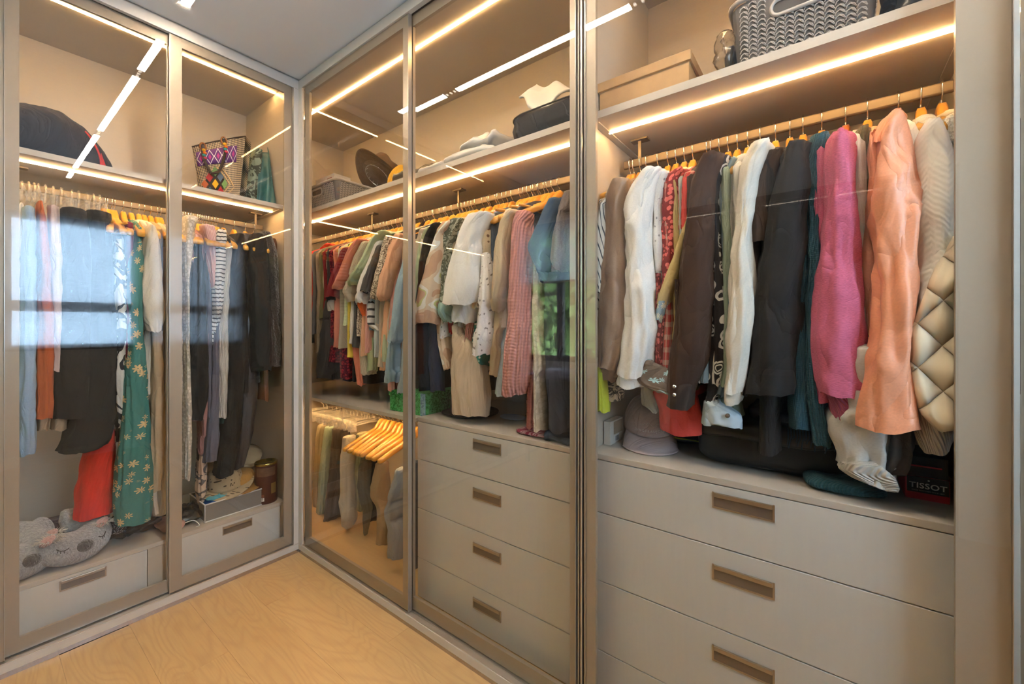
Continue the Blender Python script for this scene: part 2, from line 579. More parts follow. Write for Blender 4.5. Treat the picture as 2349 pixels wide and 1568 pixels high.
led('warm led strip under the wardrobe top above the duffel bag', -0.6, 1.024, 2.4155, 2.4245, Z_TOP)
led('warm led strip under the shelf above the dresses', -0.6, 1.008, 2.4155, 2.4245, Z_SH0 + 0.004)
led('warm led strip under the wardrobe top above the brown hat', 1.2505, 1.2595, 0.60, 2.80, Z_TOP)
led('warm led strip under the corner shelf above the shirts', 1.2505, 1.2595, 0.60, 2.80, Z_SH0 + 0.004)
led('warm led strip under the wardrobe top above the grey basket', 1.2505, 1.2595, -0.24, 0.565, Z_TOP)
led('warm led strip under the shelf above the coats', 1.2505, 1.2595, -0.24, 0.559, Z_SH0 + 0.004)
led('warm led strip under the wardrobe top at the far right', 1.2505, 1.2595, -0.92, -0.28, Z_TOP)
led('warm led strip under the far right shelf', 1.2505, 1.2595, -0.92, -0.28, Z_SH0 + 0.004)


# hanging rails with drop brackets
def rail(label, axis, a0, a1, z, brackets, ztop, cross=None):
    if axis == 'x':
        t = thing('hanging_rail', label, 'rail', ((a0 + a1) / 2, RY, z))
        bx = lambda n, a, b, c, d, e, f, m: box(n, a, b, RY + c, RY + d, e, f, m, t)
    else:
        t = thing('hanging_rail', label, 'rail', (RX, (a0 + a1) / 2, z))
        bx = lambda n, a, b, c, d, e, f, m: box(n, RX + c, RX + d, a, b, e, f, m, t)
    o = bx('bar', a0, a1, -0.006, 0.006, z - 0.014, z + 0.014, M['rail'])
    md = o.modifiers.new('edge', 'BEVEL'); md.width = 0.004; md.segments = 2
    for p in brackets:
        bx('bracket_stem', p - 0.005, p + 0.005, -0.0105, -0.0065, z - 0.016, ztop - 0.006, M['rail'])
        bx('bracket_plate', p - 0.028, p + 0.028, -0.020, 0.012, ztop - 0.006, ztop, M['rail'])
    return t


rail('champagne hanging rail holding the skirts and dresses', 'x', -0.62, 1.005, RZ, [0.965, 0.115], Z_SH0 + 0.004)
rail('champagne hanging rail holding the tightly packed shirts', 'y', 0.60, 2.78, RZ, [2.013, 1.343], Z_SH0 + 0.004)
rail('champagne hanging rail holding the coats and jackets', 'y', -0.235, 0.556, RZ, [0.497], Z_SH0 + 0.004)
rail('champagne hanging rail at the far right holding a dark coat', 'y', -0.92, -0.28, RZ, [-0.5], Z_SH0 + 0.004)
rail('low hanging rail under the middle shelf holding trousers', 'y', 1.39, 2.78, 0.725, [1.9], 0.785)


# ------------------------------------------------------------------ drawer units
def handle_x(par, yc, z1, x):
    """flush cup handle set in a face of constant x; opens towards -x"""
    w2, h = 0.067, 0.040
    hd = thing('handle', None, None, (x, yc, z1 - h / 2))
    hd.parent = par; hd.location = Vector((x, yc, z1 - h / 2)) - wloc(par)
    hd['label'] = 'bronze flush cup handle'
    for q in ((-w2, -w2 + .004, z1 - h, z1), (w2 - .004, w2, z1 - h, z1), (-w2 + .004, w2 - .004, z1 - h, z1 - h + .004)):
        box('cup_rim', x - 0.0025, x + 0.001, yc + q[0], yc + q[1], q[2], q[3], M['handle'], hd)
    box('cup', x - 0.0006, x + 0.0008, yc - w2 + .004, yc + w2 - .004, z1 - h + .004, z1 - .002, M['handle_in'], hd)
    box('grip', x - 0.007, x - 0.0007, yc - w2 + .004, yc + w2 - .004, z1 - .011, z1, M['handle'], hd, 0.0015)


def handle_y(par, xc, z1, y):
    w2, h = 0.064, 0.040
    hd = thing('handle', None, None, (xc, y, z1 - h / 2))
    hd.parent = par; hd.location = Vector((xc, y, z1 - h / 2)) - wloc(par)
    hd['label'] = 'bronze flush cup handle'
    for q in ((-w2, -w2 + .004, z1 - h, z1), (w2 - .004, w2, z1 - h, z1), (-w2 + .004, w2 - .004, z1 - h, z1 - h + .004)):
        box('cup_rim', xc + q[0], xc + q[1], y - 0.0025, y + 0.001, q[2], q[3], M['handle'], hd)
    box('cup', xc - w2 + .004, xc + w2 - .004, y - 0.0006, y + 0.0008, z1 - h + .004, z1 - .002, M['handle_in'], hd)
    box('grip', xc - w2 + .004, xc + w2 - .004, y - 0.007, y - 0.0007, z1 - .011, z1, M['handle'], hd, 0.0015)


def drawers_x(label, y0, y1):
    t = thing('drawer_unit', label, 'drawers', (1.4, (y0 + y1) / 2, 0.064))
    xf = SHX
    box('body', xf + 0.02, XBK, y0, y1, 0.064, 0.797, M['laminate'], t)
    box('top_board', xf - 0.001, XBK, y0, y1, 0.798, 0.815, M['shelf'], t, 0.0015)
    for za, zb, zh in ((0.642, 0.796, 0.778), (0.438, 0.639, 0.596), (0.231, 0.435, 0.392), (0.068, 0.228, 0.187)):
        fr = box('drawer', xf, xf + 0.019, y0 + 0.001, y1 - 0.001, za, zb, M['laminate_pale'], t, 0.001)
        handle_x(fr, (y0 + y1) / 2, zh, xf)
    return t


drawers_x('four drawer chest under the packed shirts', 0.600, 1.365)
drawers_x('four drawer chest under the coats with the pink cap on top', -0.2495, 0.5745)
drawers_x('four drawer chest at the far right edge', -0.929, -0.2685)


def drawer_low(label, x0, x1, hx, f0, f1):
    t = thing('drawer_unit', label, 'drawers', ((x0 + x1) / 2, 2.56, 0.068))
    box('body', x0, x1, SHY + 0.02, YBK, 0.068, 0.243, M['laminate'], t)
    box('top_board', x0, x1, SHY - 0.001, YBK, 0.244, 0.262, M['shelf'], t, 0.0015)
    fr = box('drawer', f0, f1, SHY, SHY + 0.019, 0.072, 0.243, M['laminate_pale'], t, 0.001)
    if f0 - x0 > 0.02:
        box('filler_panel', x0, f0 - 0.003, SHY, SHY + 0.019, 0.072, 0.243, M['laminate'], t)
    if x1 - f1 > 0.02:
        box('filler_panel', f1 + 0.003, x1, SHY + 0.004, SHY + 0.0195, 0.072, 0.243, M['laminate'], t)
    handle_y(fr, hx, 0.232, SHY)
    return t


drawer_low('low single drawer unit under the grey animal neck pillows', -0.62, 0.56, 0.272, -0.02, 0.461)
drawer_low('low single drawer unit under the straw hat and brown tin', 0.562, 1.028, 0.802, 0.58, 1.000)

# ------------------------------------------------------------------ fascias, plinths, jambs
fa = thing('fascia', 'beige ceiling fascia over the left hand sliding doors', 'fascia', (0.2, 2.24, 2.445))
box('fascia_board', -1.21, XB + 0.0, YA, YA + 0.018, 2.445, 2.489, M['fascia'], fa)
box('shadow_cove', -1.21, XB + 0.010, YA + 0.008, YA + 0.018, 2.4892, 2.4998, M['frame_edge'], fa)
box('track_channel', -1.21, XB - 0.004, YA + 0.0185, 2.268, 2.452, 2.499, M['dark'], fa)
fa = thing('fascia', 'beige ceiling fascia over the right hand sliding doors', 'fascia', (1.07, 0.6, 2.445))
box('fascia_board', XB, XB + 0.018, -0.93, YA - 0.0005, 2.445, 2.489, M['fascia'], fa)
box('shadow_cove', XB + 0.008, XB + 0.018, -0.93, YA + 0.0075, 2.4892, 2.4998, M['frame_edge'], fa)
box('track_channel', XB + 0.0185, 1.104, -0.93, YA - 0.004, 2.452, 2.499, M['dark'], fa)

pl = thing('plinth', 'low plinth with sliding track under the left hand doors', 'plinth', (0.2, 2.24, 0.0))
box('toe_strip', -1.21, XB + 0.002, YA + 0.003, YA + 0.010, 0.0, 0.019, M['toe'], pl)
box('plinth_board', -1.21, XB + 0.002, YA - 0.001, 2.272, 0.0192, 0.048, M['fascia'], pl)
for ya, yb in ((YA + 0.001, YA + 0.0195), (YA + 0.0225, YA + 0.044)):
    box('track', -1.21, XB, ya, yb, 0.0482, 0.0515, M['track'], pl)
pl = thing('plinth', 'low plinth with sliding track under the right hand doors', 'plinth', (1.07, 0.6, 0.0))
box('toe_strip', XB + 0.003, XB + 0.010, -0.93, YA + 0.002, 0.0, 0.019, M['toe'], pl)
box('plinth_board', XB - 0.001, 1.109, -0.93, YA - 0.002, 0.0192, 0.048, M['fascia'], pl)
for xa, xb in ((XB + 0.001, XB + 0.0195), (XB + 0.0225, XB + 0.044)):
    box('track', xa, xb, -0.93, YA - 0.003, 0.0482, 0.0515, M['track'], pl)
jb = thing('jamb_post', 'beige corner jamb post where the two wardrobe runs meet', 'post', (1.05, 2.23, 0.048))
box('post_face', 1.032, XB + 0.012, YA + 0.001, YA + 0.03, 0.0484, 2.4445, M['fascia'], jb)
box('post_return', XB, XB + 0.012, 2.186, YA + 0.0005, 0.0484, 2.4445, M['fascia'], jb)
jb = thing('jamb_post', 'slim bronze upright between the shirt doors and the coat door', 'post', (1.09, 0.57, 0.052))
box('post_core', 1.090, 1.1045, 0.5625, 0.5765, 0.052, 2.445, M['dark'], jb)
box('post_edge', 1.080, 1.0898, 0.566, 0.570, 0.052, 2.445, M['frame_edge'], jb)
box('post_edge', 1.084, 1.0898, 0.5575, 0.5605, 0.052, 2.445, M['frame'], jb)
box('post_edge', 1.084, 1.0898, 0.578, 0.581, 0.052, 2.445, M['frame'], jb)


# ------------------------------------------------------------------ sliding doors: full glass face over a slim frame
def door(label, axis, p, a0, a1, wl=0.042, wr=0.042, z0=0.055, z1=2.449):
    """glass front at p; a0<a1 along the run; wl/wr stile widths at a0/a1"""
    wr_, hb, ht = wr, 0.052, 0.046
    c = ((a0 + a1) / 2, p, z0) if axis == 'y' else (p, (a0 + a1) / 2, z0)
    t = thing('sliding_door', label, 'door', c)

    def bb(n, a, b, c0, c1, d0, d1, mat):
        if axis == 'y':
            return box(n, a, b, p + d0, p + d1, c0, c1, mat, t)
        return box(n, p + d0, p + d1, a, b, c0, c1, mat, t)
    bb('glass_pane', a0 + .0015, a1 - .0015, z0 + .0015, z1 - .0015, 0.0, 0.004, M['glass'])
    bb('stile', a0 + .0015, a0 + wl, z0 + .0015, z1 - .0015, 0.0045, 0.017, M['frame'])
    bb('stile', a1 - wr_, a1 - .0015, z0 + .0015, z1 - .0015, 0.0045, 0.017, M['frame'])
    bb('door_rail', a0 + wl, a1 - wr_, z0 + .0015, z0 + hb, 0.0045, 0.017, M['frame'])
    bb('door_rail', a0 + wl, a1 - wr_, z1 - ht, z1 - .0015, 0.0045, 0.017, M['frame'])
    bb('edge_trim', a0, a0 + .0013, z0, z1, 0.0, 0.018, M['frame_edge'])
    bb('edge_trim', a1 - .0013, a1, z0, z1, 0.0, 0.018, M['frame_edge'])
    return t


YF, YR, XF, XR = 2.2245, 2.2435, 1.0605, 1.0795
door('sliding glass door at the far left edge', 'y', YF, -0.70, 0.075)
door('sliding glass door in front of the skirts and duffel bag', 'y', YR, 0.056, 0.556, 0.052, 0.042)
door('sliding glass door in front of the black dresses and woven tote', 'y', YF, 0.518, 1.027, 0.044, 0.040)
door('sliding glass door in front of the corner shirts and wooden hangers', 'x', XF, 1.326, 2.165, 0.038, 0.042)
door('sliding glass door in front of the pink cardigan and four drawers', 'x', XR, 0.586, 1.365, 0.022, 0.040)
door('wide sliding glass door in front of the coats', 'x', XR, -0.255, 0.5555, 0.068, 0.0315)
door('sliding glass door at the far right edge', 'x', XF, -0.92, -0.262, 0.042, 0.012)
# LED under the middle shelf
led('warm led strip under the middle shelf above the trousers', 1.2505, 1.2595, 1.40, 2.78, 0.785)

# ================================================================== fabrics
FAB = {}


def fab(kind, col, col2=(0.1, 0.1, 0.1), s=1.0, rough=0.85):
    key = (kind, col, col2, s, rough)
    if key in FAB: return FAB[key]
    m, nt, b = new_mat('fabric ' + kind)
    b.inputs['Roughness'].default_value = rough
    b.inputs['Sheen Weight'].default_value = 0.04
    b.inputs['Specular IOR Level'].default_value = 0.25
    tc = N(nt, 'ShaderNodeTexCoord')
    uv = tc.outputs['UV']
    oi = N(nt, 'ShaderNodeObjectInfo')
    sep = N(nt, 'ShaderNodeSeparateXYZ'); L(nt, uv, sep.inputs[0])
    U, V = sep.outputs[0], sep.outputs[1]
    nz = N(nt, 'ShaderNodeTexNoise'); nz.inputs['Scale'].default_value = 260; nz.inputs['Detail'].default_value = 3
    L(nt, uv, nz.inputs['Vector'])
    big = N(nt, 'ShaderNodeTexNoise'); big.inputs['Scale'].default_value = 9; big.inputs['Detail'].default_value = 3
    L(nt, uv, big.inputs['Vector'])
    dk = tuple(c * 0.82 for c in col)
    base = mixc(nt, nz.outputs['Fac'], dk, tuple(min(1, c * 1.13) for c in col))
    h = nz.outputs['Fac']; hs = 0.12; hd = 0.0010
    sin = lambda x, k, ph=0.0: math_node(nt, 'SINE', math_node(nt, 'MULTIPLY_ADD', x, k, ph))
    gt = lambda x, t: math_node(nt, 'GREATER_THAN', x, t)
    if kind == 'stripe_v':
        base = mixc(nt, gt(sin(U, 2 * math.pi / (0.016 * s)), 0.72), base, col2)
    elif kind == 'stripe_h':
        base = mixc(nt, gt(sin(V, 2 * math.pi / (0.022 * s)), 0.55), base, col2)
    elif kind == 'stripe_d':
        q = math_node(nt, 'ADD', U, math_node(nt, 'MULTIPLY', V, 0.35))
        base = mixc(nt, gt(sin(q, 2 * math.pi / (0.018 * s)), 0.75), base, col2)
    elif kind == 'plaid':
        a = gt(sin(U, 2 * math.pi / 0.03), 0.3); c_ = gt(sin(V, 2 * math.pi / 0.035), 0.3)
        base = mixc(nt, math_node(nt, 'MULTIPLY', math_node(nt, 'ADD', a, c_), 0.45), base, col2)
    elif kind in ('dots', 'floral', 'lace', 'ring', 'print', 'eyelet'):
        vo = N(nt, 'ShaderNodeTexVoronoi'); vo.inputs['Scale'].default_value = {'dots': 55, 'floral': 15, 'lace': 70, 'ring': 24, 'print': 10, 'eyelet': 75}[kind] / s
        vo.inputs['Randomness'].default_value = {'dots': 0.35, 'floral': 0.75, 'lace': 0.6, 'ring': 0.6, 'print': 1, 'eyelet': 0.7}[kind]
        L(nt, uv, vo.inputs['Vector'])
        dist = vo.outputs['Distance']
        if kind in ('dots', 'eyelet'):
            k = math_node(nt, 'LESS_THAN', dist, 0.27)
        elif kind == 'lace':
            k = gt(dist, 0.47)
            h = dist; hs = 0.6
        elif kind == 'ring':
            w_ = math_node(nt, 'ABSOLUTE', math_node(nt, 'SUBTRACT', dist, 0.38))
            k = math_node(nt, 'LESS_THAN', w_, 0.055)
            w2 = math_node(nt, 'ABSOLUTE', math_node(nt, 'SUBTRACT', dist, 0.22))
            k = math_node(nt, 'MAXIMUM', k, math_node(nt, 'LESS_THAN', w2, 0.035))
        elif kind == 'floral':
            # petals: radius modulated by the angle around each cell point
            dv = N(nt, 'ShaderNodeVectorMath', operation='SUBTRACT')
            sc = N(nt, 'ShaderNodeVectorMath', operation='SCALE'); sc.inputs['Scale'].default_value = 15 / s
            L(nt, uv, sc.inputs[0])
            sp2 = N(nt, 'ShaderNodeVectorMath', operation='SCALE'); sp2.inputs['Scale'].default_value = 15 / s
            L(nt, vo.outputs['Position'], sp2.inputs[0])
            L(nt, uv, dv.inputs[0]); L(nt, vo.outputs['Position'], dv.inputs[1])
            s2 = N(nt, 'ShaderNodeSeparateXYZ'); L(nt, dv.outputs[0], s2.inputs[0])
            ang = math_node(nt, 'ARCTAN2', s2.outputs[1], s2.outputs[0])
            pet = math_node(nt, 'MULTIPLY_ADD', math_node(nt, 'ABSOLUTE', sin(ang, 3.5)), 0.26, 0.16)
            k = math_node(nt, 'MULTIPLY', math_node(nt, 'LESS_THAN', dist, pet), gt(dist, 0.055))
        else:
            nz2 = N(nt, 'ShaderNodeTexNoise'); nz2.inputs['Scale'].default_value = 13 / s; nz2.inputs['Distortion'].default_value = 1.6
            nz2.inputs['Detail'].default_value = 2
            L(nt, uv, nz2.inputs['Vector'])
            k = math_node(nt, 'MULTIPLY', gt(nz2.outputs['Fac'], 0.48), math_node(nt, 'LESS_THAN', nz2.outputs['Fac'], 0.60))
        base = mixc(nt, k, base, col2)
    elif kind == 'swirl':
        nz2 = N(nt, 'ShaderNodeTexNoise'); nz2.inputs['Scale'].default_value = 7 / s; nz2.inputs['Detail'].default_value = 1
        L(nt, uv, nz2.inputs['Vector'])
        r = N(nt, 'ShaderNodeValToRGB'); r.color_ramp.interpolation = 'CONSTANT'
        L(nt, nz2.outputs['Fac'], r.inputs[0])
        el = r.color_ramp.elements
        el[0].color = (*col, 1); el[0].position = 0
        el[1].color = (*col2, 1); el[1].position = 0.45
        for p_, c_ in ((0.53, (0.80, 0.80, 0.76)), (0.59, (0.55, 0.58, 0.25)), (0.62, col)):
            e = el.new(p_); e.color = (*c_, 1)
        base = r.outputs[0]
    elif kind == 'knit':
        a = sin(U, 2 * math.pi / (0.012 * s)); c_ = sin(V, 2 * math.pi / (0.010 * s))
        h = math_node(nt, 'ADD', a, math_node(nt, 'MULTIPLY', c_, 0.3)); hs = 0.6; hd = 0.004
        base = mixc(nt, math_node(nt, 'MULTIPLY_ADD', h, 0.3, 0.5), tuple(c * 0.74 for c in col), col)
    elif kind == 'rib':
        h = sin(U, 2 * math.pi / (0.006 * s)); hs = 0.6; hd = 0.003
        base = mixc(nt, math_node(nt, 'MULTIPLY_ADD', h, 0.25, 0.5), tuple(c * 0.84 for c in col), col)
    elif kind == 'crinkle':
        mp = N(nt, 'ShaderNodeMapping'); mp.inputs['Scale'].default_value = (130, 9, 1)
        L(nt, uv, mp.inputs[0])
        n2 = N(nt, 'ShaderNodeTexNoise'); n2.inputs['Scale'].default_value = 1; n2.inputs['Detail'].default_value = 3
        L(nt, mp.outputs[0], n2.inputs['Vector'])
        h = n2.outputs['Fac']; hs = 0.8; hd = 0.006
        base = mixc(nt, n2.outputs['Fac'], tuple(c * 0.72 for c in col), tuple(min(1, c * 1.15) for c in col))
    elif kind == 'heather':
        mp = N(nt, 'ShaderNodeMapping'); mp.inputs['Scale'].default_value = (150, 800, 1)
        L(nt, uv, mp.inputs[0])
        n2 = N(nt, 'ShaderNodeTexNoise'); n2.inputs['Scale'].default_value = 1; n2.inputs['Detail'].default_value = 4
        L(nt, mp.outputs[0], n2.inputs['Vector'])
        mr = N(nt, 'ShaderNodeMapRange'); mr.inputs[1].default_value = 0.3; mr.inputs[2].default_value = 0.7
        L(nt, n2.outputs['Fac'], mr.inputs[0])
        base = mixc(nt, mr.outputs[0], tuple(c * 0.72 for c in col), tuple(min(1, c * 1.22) for c in col))
    elif kind == 'denim':
        q = math_node(nt, 'ADD', U, V)
        a = sin(q, 2 * math.pi / 0.0022)
        base = mixc(nt, math_node(nt, 'MULTIPLY_ADD', a, 0.18, 0.3), base, tuple(min(1, c * 1.5 + 0.05) for c in col))
        base = mixc(nt, math_node(nt, 'MULTIPLY', big.outputs['Fac'], 0.5), base, tuple(min(1, c * 1.5 + 0.03) for c in col))
    elif kind == 'chevron':
        zig = math_node(nt, 'ABSOLUTE', math_node(nt, 'SUBTRACT', math_node(nt, 'FRACT', math_node(nt, 'MULTIPLY', U, 1 / 0.075)), 0.5))
        h = sin(math_node(nt, 'MULTIPLY_ADD', zig, 0.075, V), 2 * math.pi / 0.0125); hs = 0.16; hd = 0.002
        base = mixc(nt, math_node(nt, 'MULTIPLY_ADD', h, 0.25, 0.6), tuple(c * 0.93 for c in col), col)
    elif kind == 'quilt':
        so = N(nt, 'ShaderNodeSeparateXYZ'); L(nt, tc.outputs['Object'], so.inputs[0])
        q1 = sin(math_node(nt, 'ADD', math_node(nt, 'MULTIPLY', so.outputs[1], 1.25), so.outputs[2]), math.pi / 0.085)
        q2 = sin(math_node(nt, 'SUBTRACT', math_node(nt, 'MULTIPLY', so.outputs[1], 1.25), so.outputs[2]), math.pi / 0.085)
        h = math_node(nt, 'POWER', math_node(nt, 'ABSOLUTE', math_node(nt, 'MULTIPLY', q1, q2)), 0.35); hs = 1.0; hd = 0.016
        base = mixc(nt, math_node(nt, 'POWER', h, 2.0), tuple(c * 0.72 for c in col), col)
        b.inputs['Roughness'].default_value = 0.45
    elif kind == 'fur':
        n2 = N(nt, 'ShaderNodeTexNoise'); n2.inputs['Scale'].default_value = 120 / s; n2.inputs['Detail'].default_value = 6
        L(nt, tc.outputs['Object'], n2.inputs['Vector'])
        h = n2.outputs['Fac']; hs = 1.0; hd = 0.012
        base = mixc(nt, n2.outputs['Fac'], tuple(c * 0.6 for c in col), tuple(min(1, c * 1.25) for c in col))
        b.inputs['Sheen Weight'].default_value = 0.6
    elif kind == 'satin':
        b.inputs['Roughness'].default_value = 0.38
        b.inputs['Specular IOR Level'].default_value = 0.5
        h = big.outputs['Fac']; hs = 0.25; hd = 0.01
    if kind in ('plain', 'linen'):
        base = mixc(nt, math_node(nt, 'MULTIPLY', big.outputs['Fac'], 0.35), base, dk)
    if kind == 'linen':
        mp = N(nt, 'ShaderNodeMapping'); mp.inputs['Scale'].default_value = (500, 90, 1)
        L(nt, uv, mp.inputs[0])
        n2 = N(nt, 'ShaderNodeTexNoise'); n2.inputs['Scale'].default_value = 1
        L(nt, mp.outputs[0], n2.inputs['Vector'])
        base = mixc(nt, math_node(nt, 'MULTIPLY', n2.outputs['Fac'], 0.4), base, tuple(c * 0.7 for c in col))
        h = n2.outputs['Fac']
    L(nt, base, b.inputs['Base Color'])
    add_bump(nt, b, h, hs, hd)
    if kind not in ('fur', 'crinkle', 'rib', 'quilt'):
        # soft creases in the cloth itself
        mp = N(nt, 'ShaderNodeMapping'); mp.inputs['Scale'].default_value = (17, 7.5, 1); mp.inputs['Rotation'].default_value = (0, 0, 0.45)
        ofs = N(nt, 'ShaderNodeVectorMath', operation='ADD'); L(nt, uv, ofs.inputs[0])
        cmb = N(nt, 'ShaderNodeCombineXYZ'); L(nt, math_node(nt, 'MULTIPLY', oi.outputs['Random'], 9.0), cmb.inputs[0]); L(nt, cmb.outputs[0], ofs.inputs[1])
        L(nt, ofs.outputs[0], mp.inputs[0])
        wn = N(nt, 'ShaderNodeTexNoise'); wn.inputs['Scale'].default_value = 1; wn.inputs['Detail'].default_value = 2.5; wn.inputs['Distortion'].default_value = 0.7
        L(nt, mp.outputs[0], wn.inputs['Vector'])
        rid = math_node(nt, 'POWER', math_node(nt, 'ABSOLUTE', math_node(nt, 'SUBTRACT', wn.outputs['Fac'], 0.5)), 0.7)
        b2 = N(nt, 'ShaderNodeBump'); b2.inputs['Strength'].default_value = {'knit': 0.25, 'satin': 0.42, 'chevron': 0.3}.get(kind, 0.6); b2.inputs['Distance'].default_value = 0.016
        L(nt, rid, b2.inputs['Height'])
        first = b.inputs['Normal'].links[0].from_node
        L(nt, b2.outputs[0], first.inputs['Normal'])
    FAB[key] = m
    return m


# ================================================================== cloth tubes
def fold_r(th, z, seed, amp, k=5):
    w1 = math.sin(k * th + seed * 1.7 + 1.6 * math.sin(z * 6 + seed) + z * 3)
    w2 = math.sin((k + 4) * th - seed * 2.3 + z * 9)
    # rounded crests, tight valleys
    return amp * (1.0 - 1.7 * (1 - abs(w1)) ** 2.0 + 0.5 * w2)


def ring_mesh(rings, seed=0, amp=0.004, k=5, n=40, crumple=0.004, cap=True, quilt=0):
    """rings: (cx, cy, z, hx, hy, tilt) ellipses -> verts, faces, uv in metres"""
    verts, faces, uv = [], [], []
    M_ = len(rings)
    for i, (cx, cy, z, hx, hy) in enumerate(rings):
        t = i / max(1, M_ - 1)
        grow = min(1.0, 0.15 + 1.1 * t)
        per = math.pi * (hx + hy)
        for j in range(n):
            th = 2 * math.pi * j / n
            c, s = math.cos(th), math.sin(th)
            e = 0.82
            px = math.copysign(abs(c) ** e, c) * hx
            py = math.copysign(abs(s) ** e, s) * hy
            lim = min(1.0, min(hx, hy) / 0.02)
            r = fold_r(th, z, seed, amp, k) * grow * lim
            q = mnoise.noise(Vector((c * 0.8 + seed * 3.1, s * 0.8 + z * 3, z * 7)))
            q2 = mnoise.noise(Vector((c * 1.9 - seed, s * 1.9 - z * 7, z * 17)))
            r += crumple * lim * (1.1 - 3.2 * abs(q) - 1.1 * abs(q2))
            if quilt:
                aa = th / (2 * math.pi) * per
                q1 = math.sin(math.pi * (aa + z) / quilt); q2 = math.sin(math.pi * (aa - z) / quilt)
                r += 0.016 * (math.sqrt(abs(q1 * q2)) - 0.55)
            d = math.hypot(c * hy, s * hx) or 1
            nx, ny = c * hy / d, s * hx / d
            verts.append((cx + px + nx * r, cy + py + ny * r, z + 0.5 * r))
            uv.append((th / (2 * math.pi) * per, z))
    for i in range(M_ - 1):
        for j in range(n):
            l = (j + 1) % n
            faces.append((i * n + j, (i + 1) * n + j, (i + 1) * n + l, i * n + l))
    if cap:
        faces.append(tuple(range(n)))
        # hem turned in: a hollow bottom
        last = (M_ - 1) * n
        cx, cy, z, hx, hy = rings[-1]
        for j in range(n):
            x, y, zz = verts[last + j]
            th = 2 * math.pi * j / n
            zz += 0.004 * math.sin(2 * th + seed) + 0.002 * math.sin(5 * th - seed)
            verts[last + j] = (x, y, zz)
        b0 = len(verts)
        for k_, up in ((1.0, 0.0), (0.93, 0.004), (0.80, 0.03)):
            for j in range(n):
                x, y, zz = verts[last + j]
                verts.append((cx + (x - cx) * k_, cy + (y - cy) * k_, zz + up))
                uv.append(uv[last + j])
        for q in range(2):
            for j in range(n):
                l = (j + 1) % n
                faces.append((b0 + q * n + j, b0 + (q + 1) * n + j, b0 + (q + 1) * n + l, b0 + q * n + l))
        faces.append(tuple(b0 + 2 * n + j for j in range(n)))
    return verts, faces, uv


def slope(u, run):
    d = ray(u, HY)
    return d[0] / d[1] if run == 'A' else d[1] / d[0]


def solve(mL, mR, c, b):
    """ellipse of depth-half b centred at depth c whose outline touches both sight lines"""
    lo, hi = min(mL, mR), max(mL, mR)
    W = (hi - lo) * c
    g = lambda a, b: math.sqrt(a * a + lo * lo * b * b) + math.sqrt(a * a + hi * hi * b * b)
    if g(0.007, b) > W:
        b = max(0.006, (W - 0.014) / (abs(lo) + abs(hi) + 1e-6))
    a0, a1 = 0.003, W
    for _ in range(30):
        am = (a0 + a1) / 2
        if g(am, b) > W: a1 = am
        else: a0 = am
    a = (a0 + a1) / 2
    s = lo * c + math.sqrt(a * a + lo * lo * b * b)
    return s, a, b


def smooth_rows(rows, m):
    rows = sorted(rows)
    vs = np.array([r[0] for r in rows], float)
    ls = np.array([r[1] for r in rows], float)
    rs = np.array([r[2] for r in rows], float)
    t = np.linspace(vs[0], vs[-1], m)
    L_, R_ = np.interp(t, vs, ls), np.interp(t, vs, rs)
    for A_ in (L_, R_):
        B_ = A_.copy()
        B_[1:-1] = (A_[:-2] + 2 * A_[1:-1] + A_[2:]) / 4
        A_[:] = B_
    return list(zip(t, L_, R_))


def traced(name, parent, run, rows, c, b, mat, seed=0, amp=0.004, k=5, m=40, crumple=0.004, quilt=0, lean=0.0):
    rings = []
    R = smooth_rows(rows, m)
    for i, (v, uL, uR) in enumerate(R):
        cc = c + lean * (i / (m - 1))
        s, a, bb = solve(slope(uL, run), slope(uR, run), cc, b)
        if run == 'A':
            wd = s * CA + cc * SA
            z = CAM_Z + (HY - v) / FOC * wd
            rings.append((s, cc, z, a, bb))
        else:
            wd = cc * CA + s * SA
            z = CAM_Z + (HY - v) / FOC * wd
            rings.append((cc, s, z, bb, a))
    # close the top softly
    cx, cy, z, hx, hy = rings[0]
    rings.insert(0, (cx, cy, z + 0.006, hx * 0.72, hy * 0.72))
    rings.insert(0, (cx, cy, z + 0.010, hx * 0.30, hy * 0.25))
    V_, F_, UV_ = ring_mesh(rings, seed, amp, k, crumple=crumple, quilt=quilt)
    return mesh(name, V_, F_, mat, parent, uv=UV_)


def body_part(name, parent, run, s, mat, hem, Wd=0.20, T=0.017, seed=0, top=-0.055, rz=RZ, flare=1.0, amp=0.004, shoulder=0.075):
    """garment body on the hanger: neck, sloping shoulders, straight sides to the hem"""
    half, drop = (0.212, 0.090) if run == 'A' else (0.182, 0.078)

    def arm(w_):   # upper edge of the hanger arm at this distance from the hook
        return arm_z(min(1.0, w_ / half), drop)
    rings = []
    for w_ in (0.040, 0.048, 0.075, 0.10, 0.125, 0.15, 0.172):
        rings.append((rz + arm(w_) + (0.004 if w_ < 0.05 else 0.009) + (top + 0.072) * 0.3, w_, T * (0.8 if w_ < 0.05 else 1.0)))
    rings.append((rz + arm(0.19) - 0.012, max(Wd, 0.18), T))
    rings.append((rz + arm(0.19) - 0.045, Wd, T))
    z0 = rings[-1][0]
    for i in range(1, 13):
        t = i / 12
        rings.append((z0 + (hem - z0) * t, Wd * (1 + (flare - 1) * t) * (1 - 0.05 * math.sin(math.pi * t)), T * (1 + 0.25 * t)))
    if run == 'A':
        R = [(s, RY, z, t_, w_) for z, w_, t_ in rings]
    else:
        R = [(RX, s, z, w_, t_) for z, w_, t_ in rings]
    V_, F_, UV_ = ring_mesh(R, seed, amp, 7, n=30)
    return mesh(name, V_, F_, mat, parent, uv=UV_)


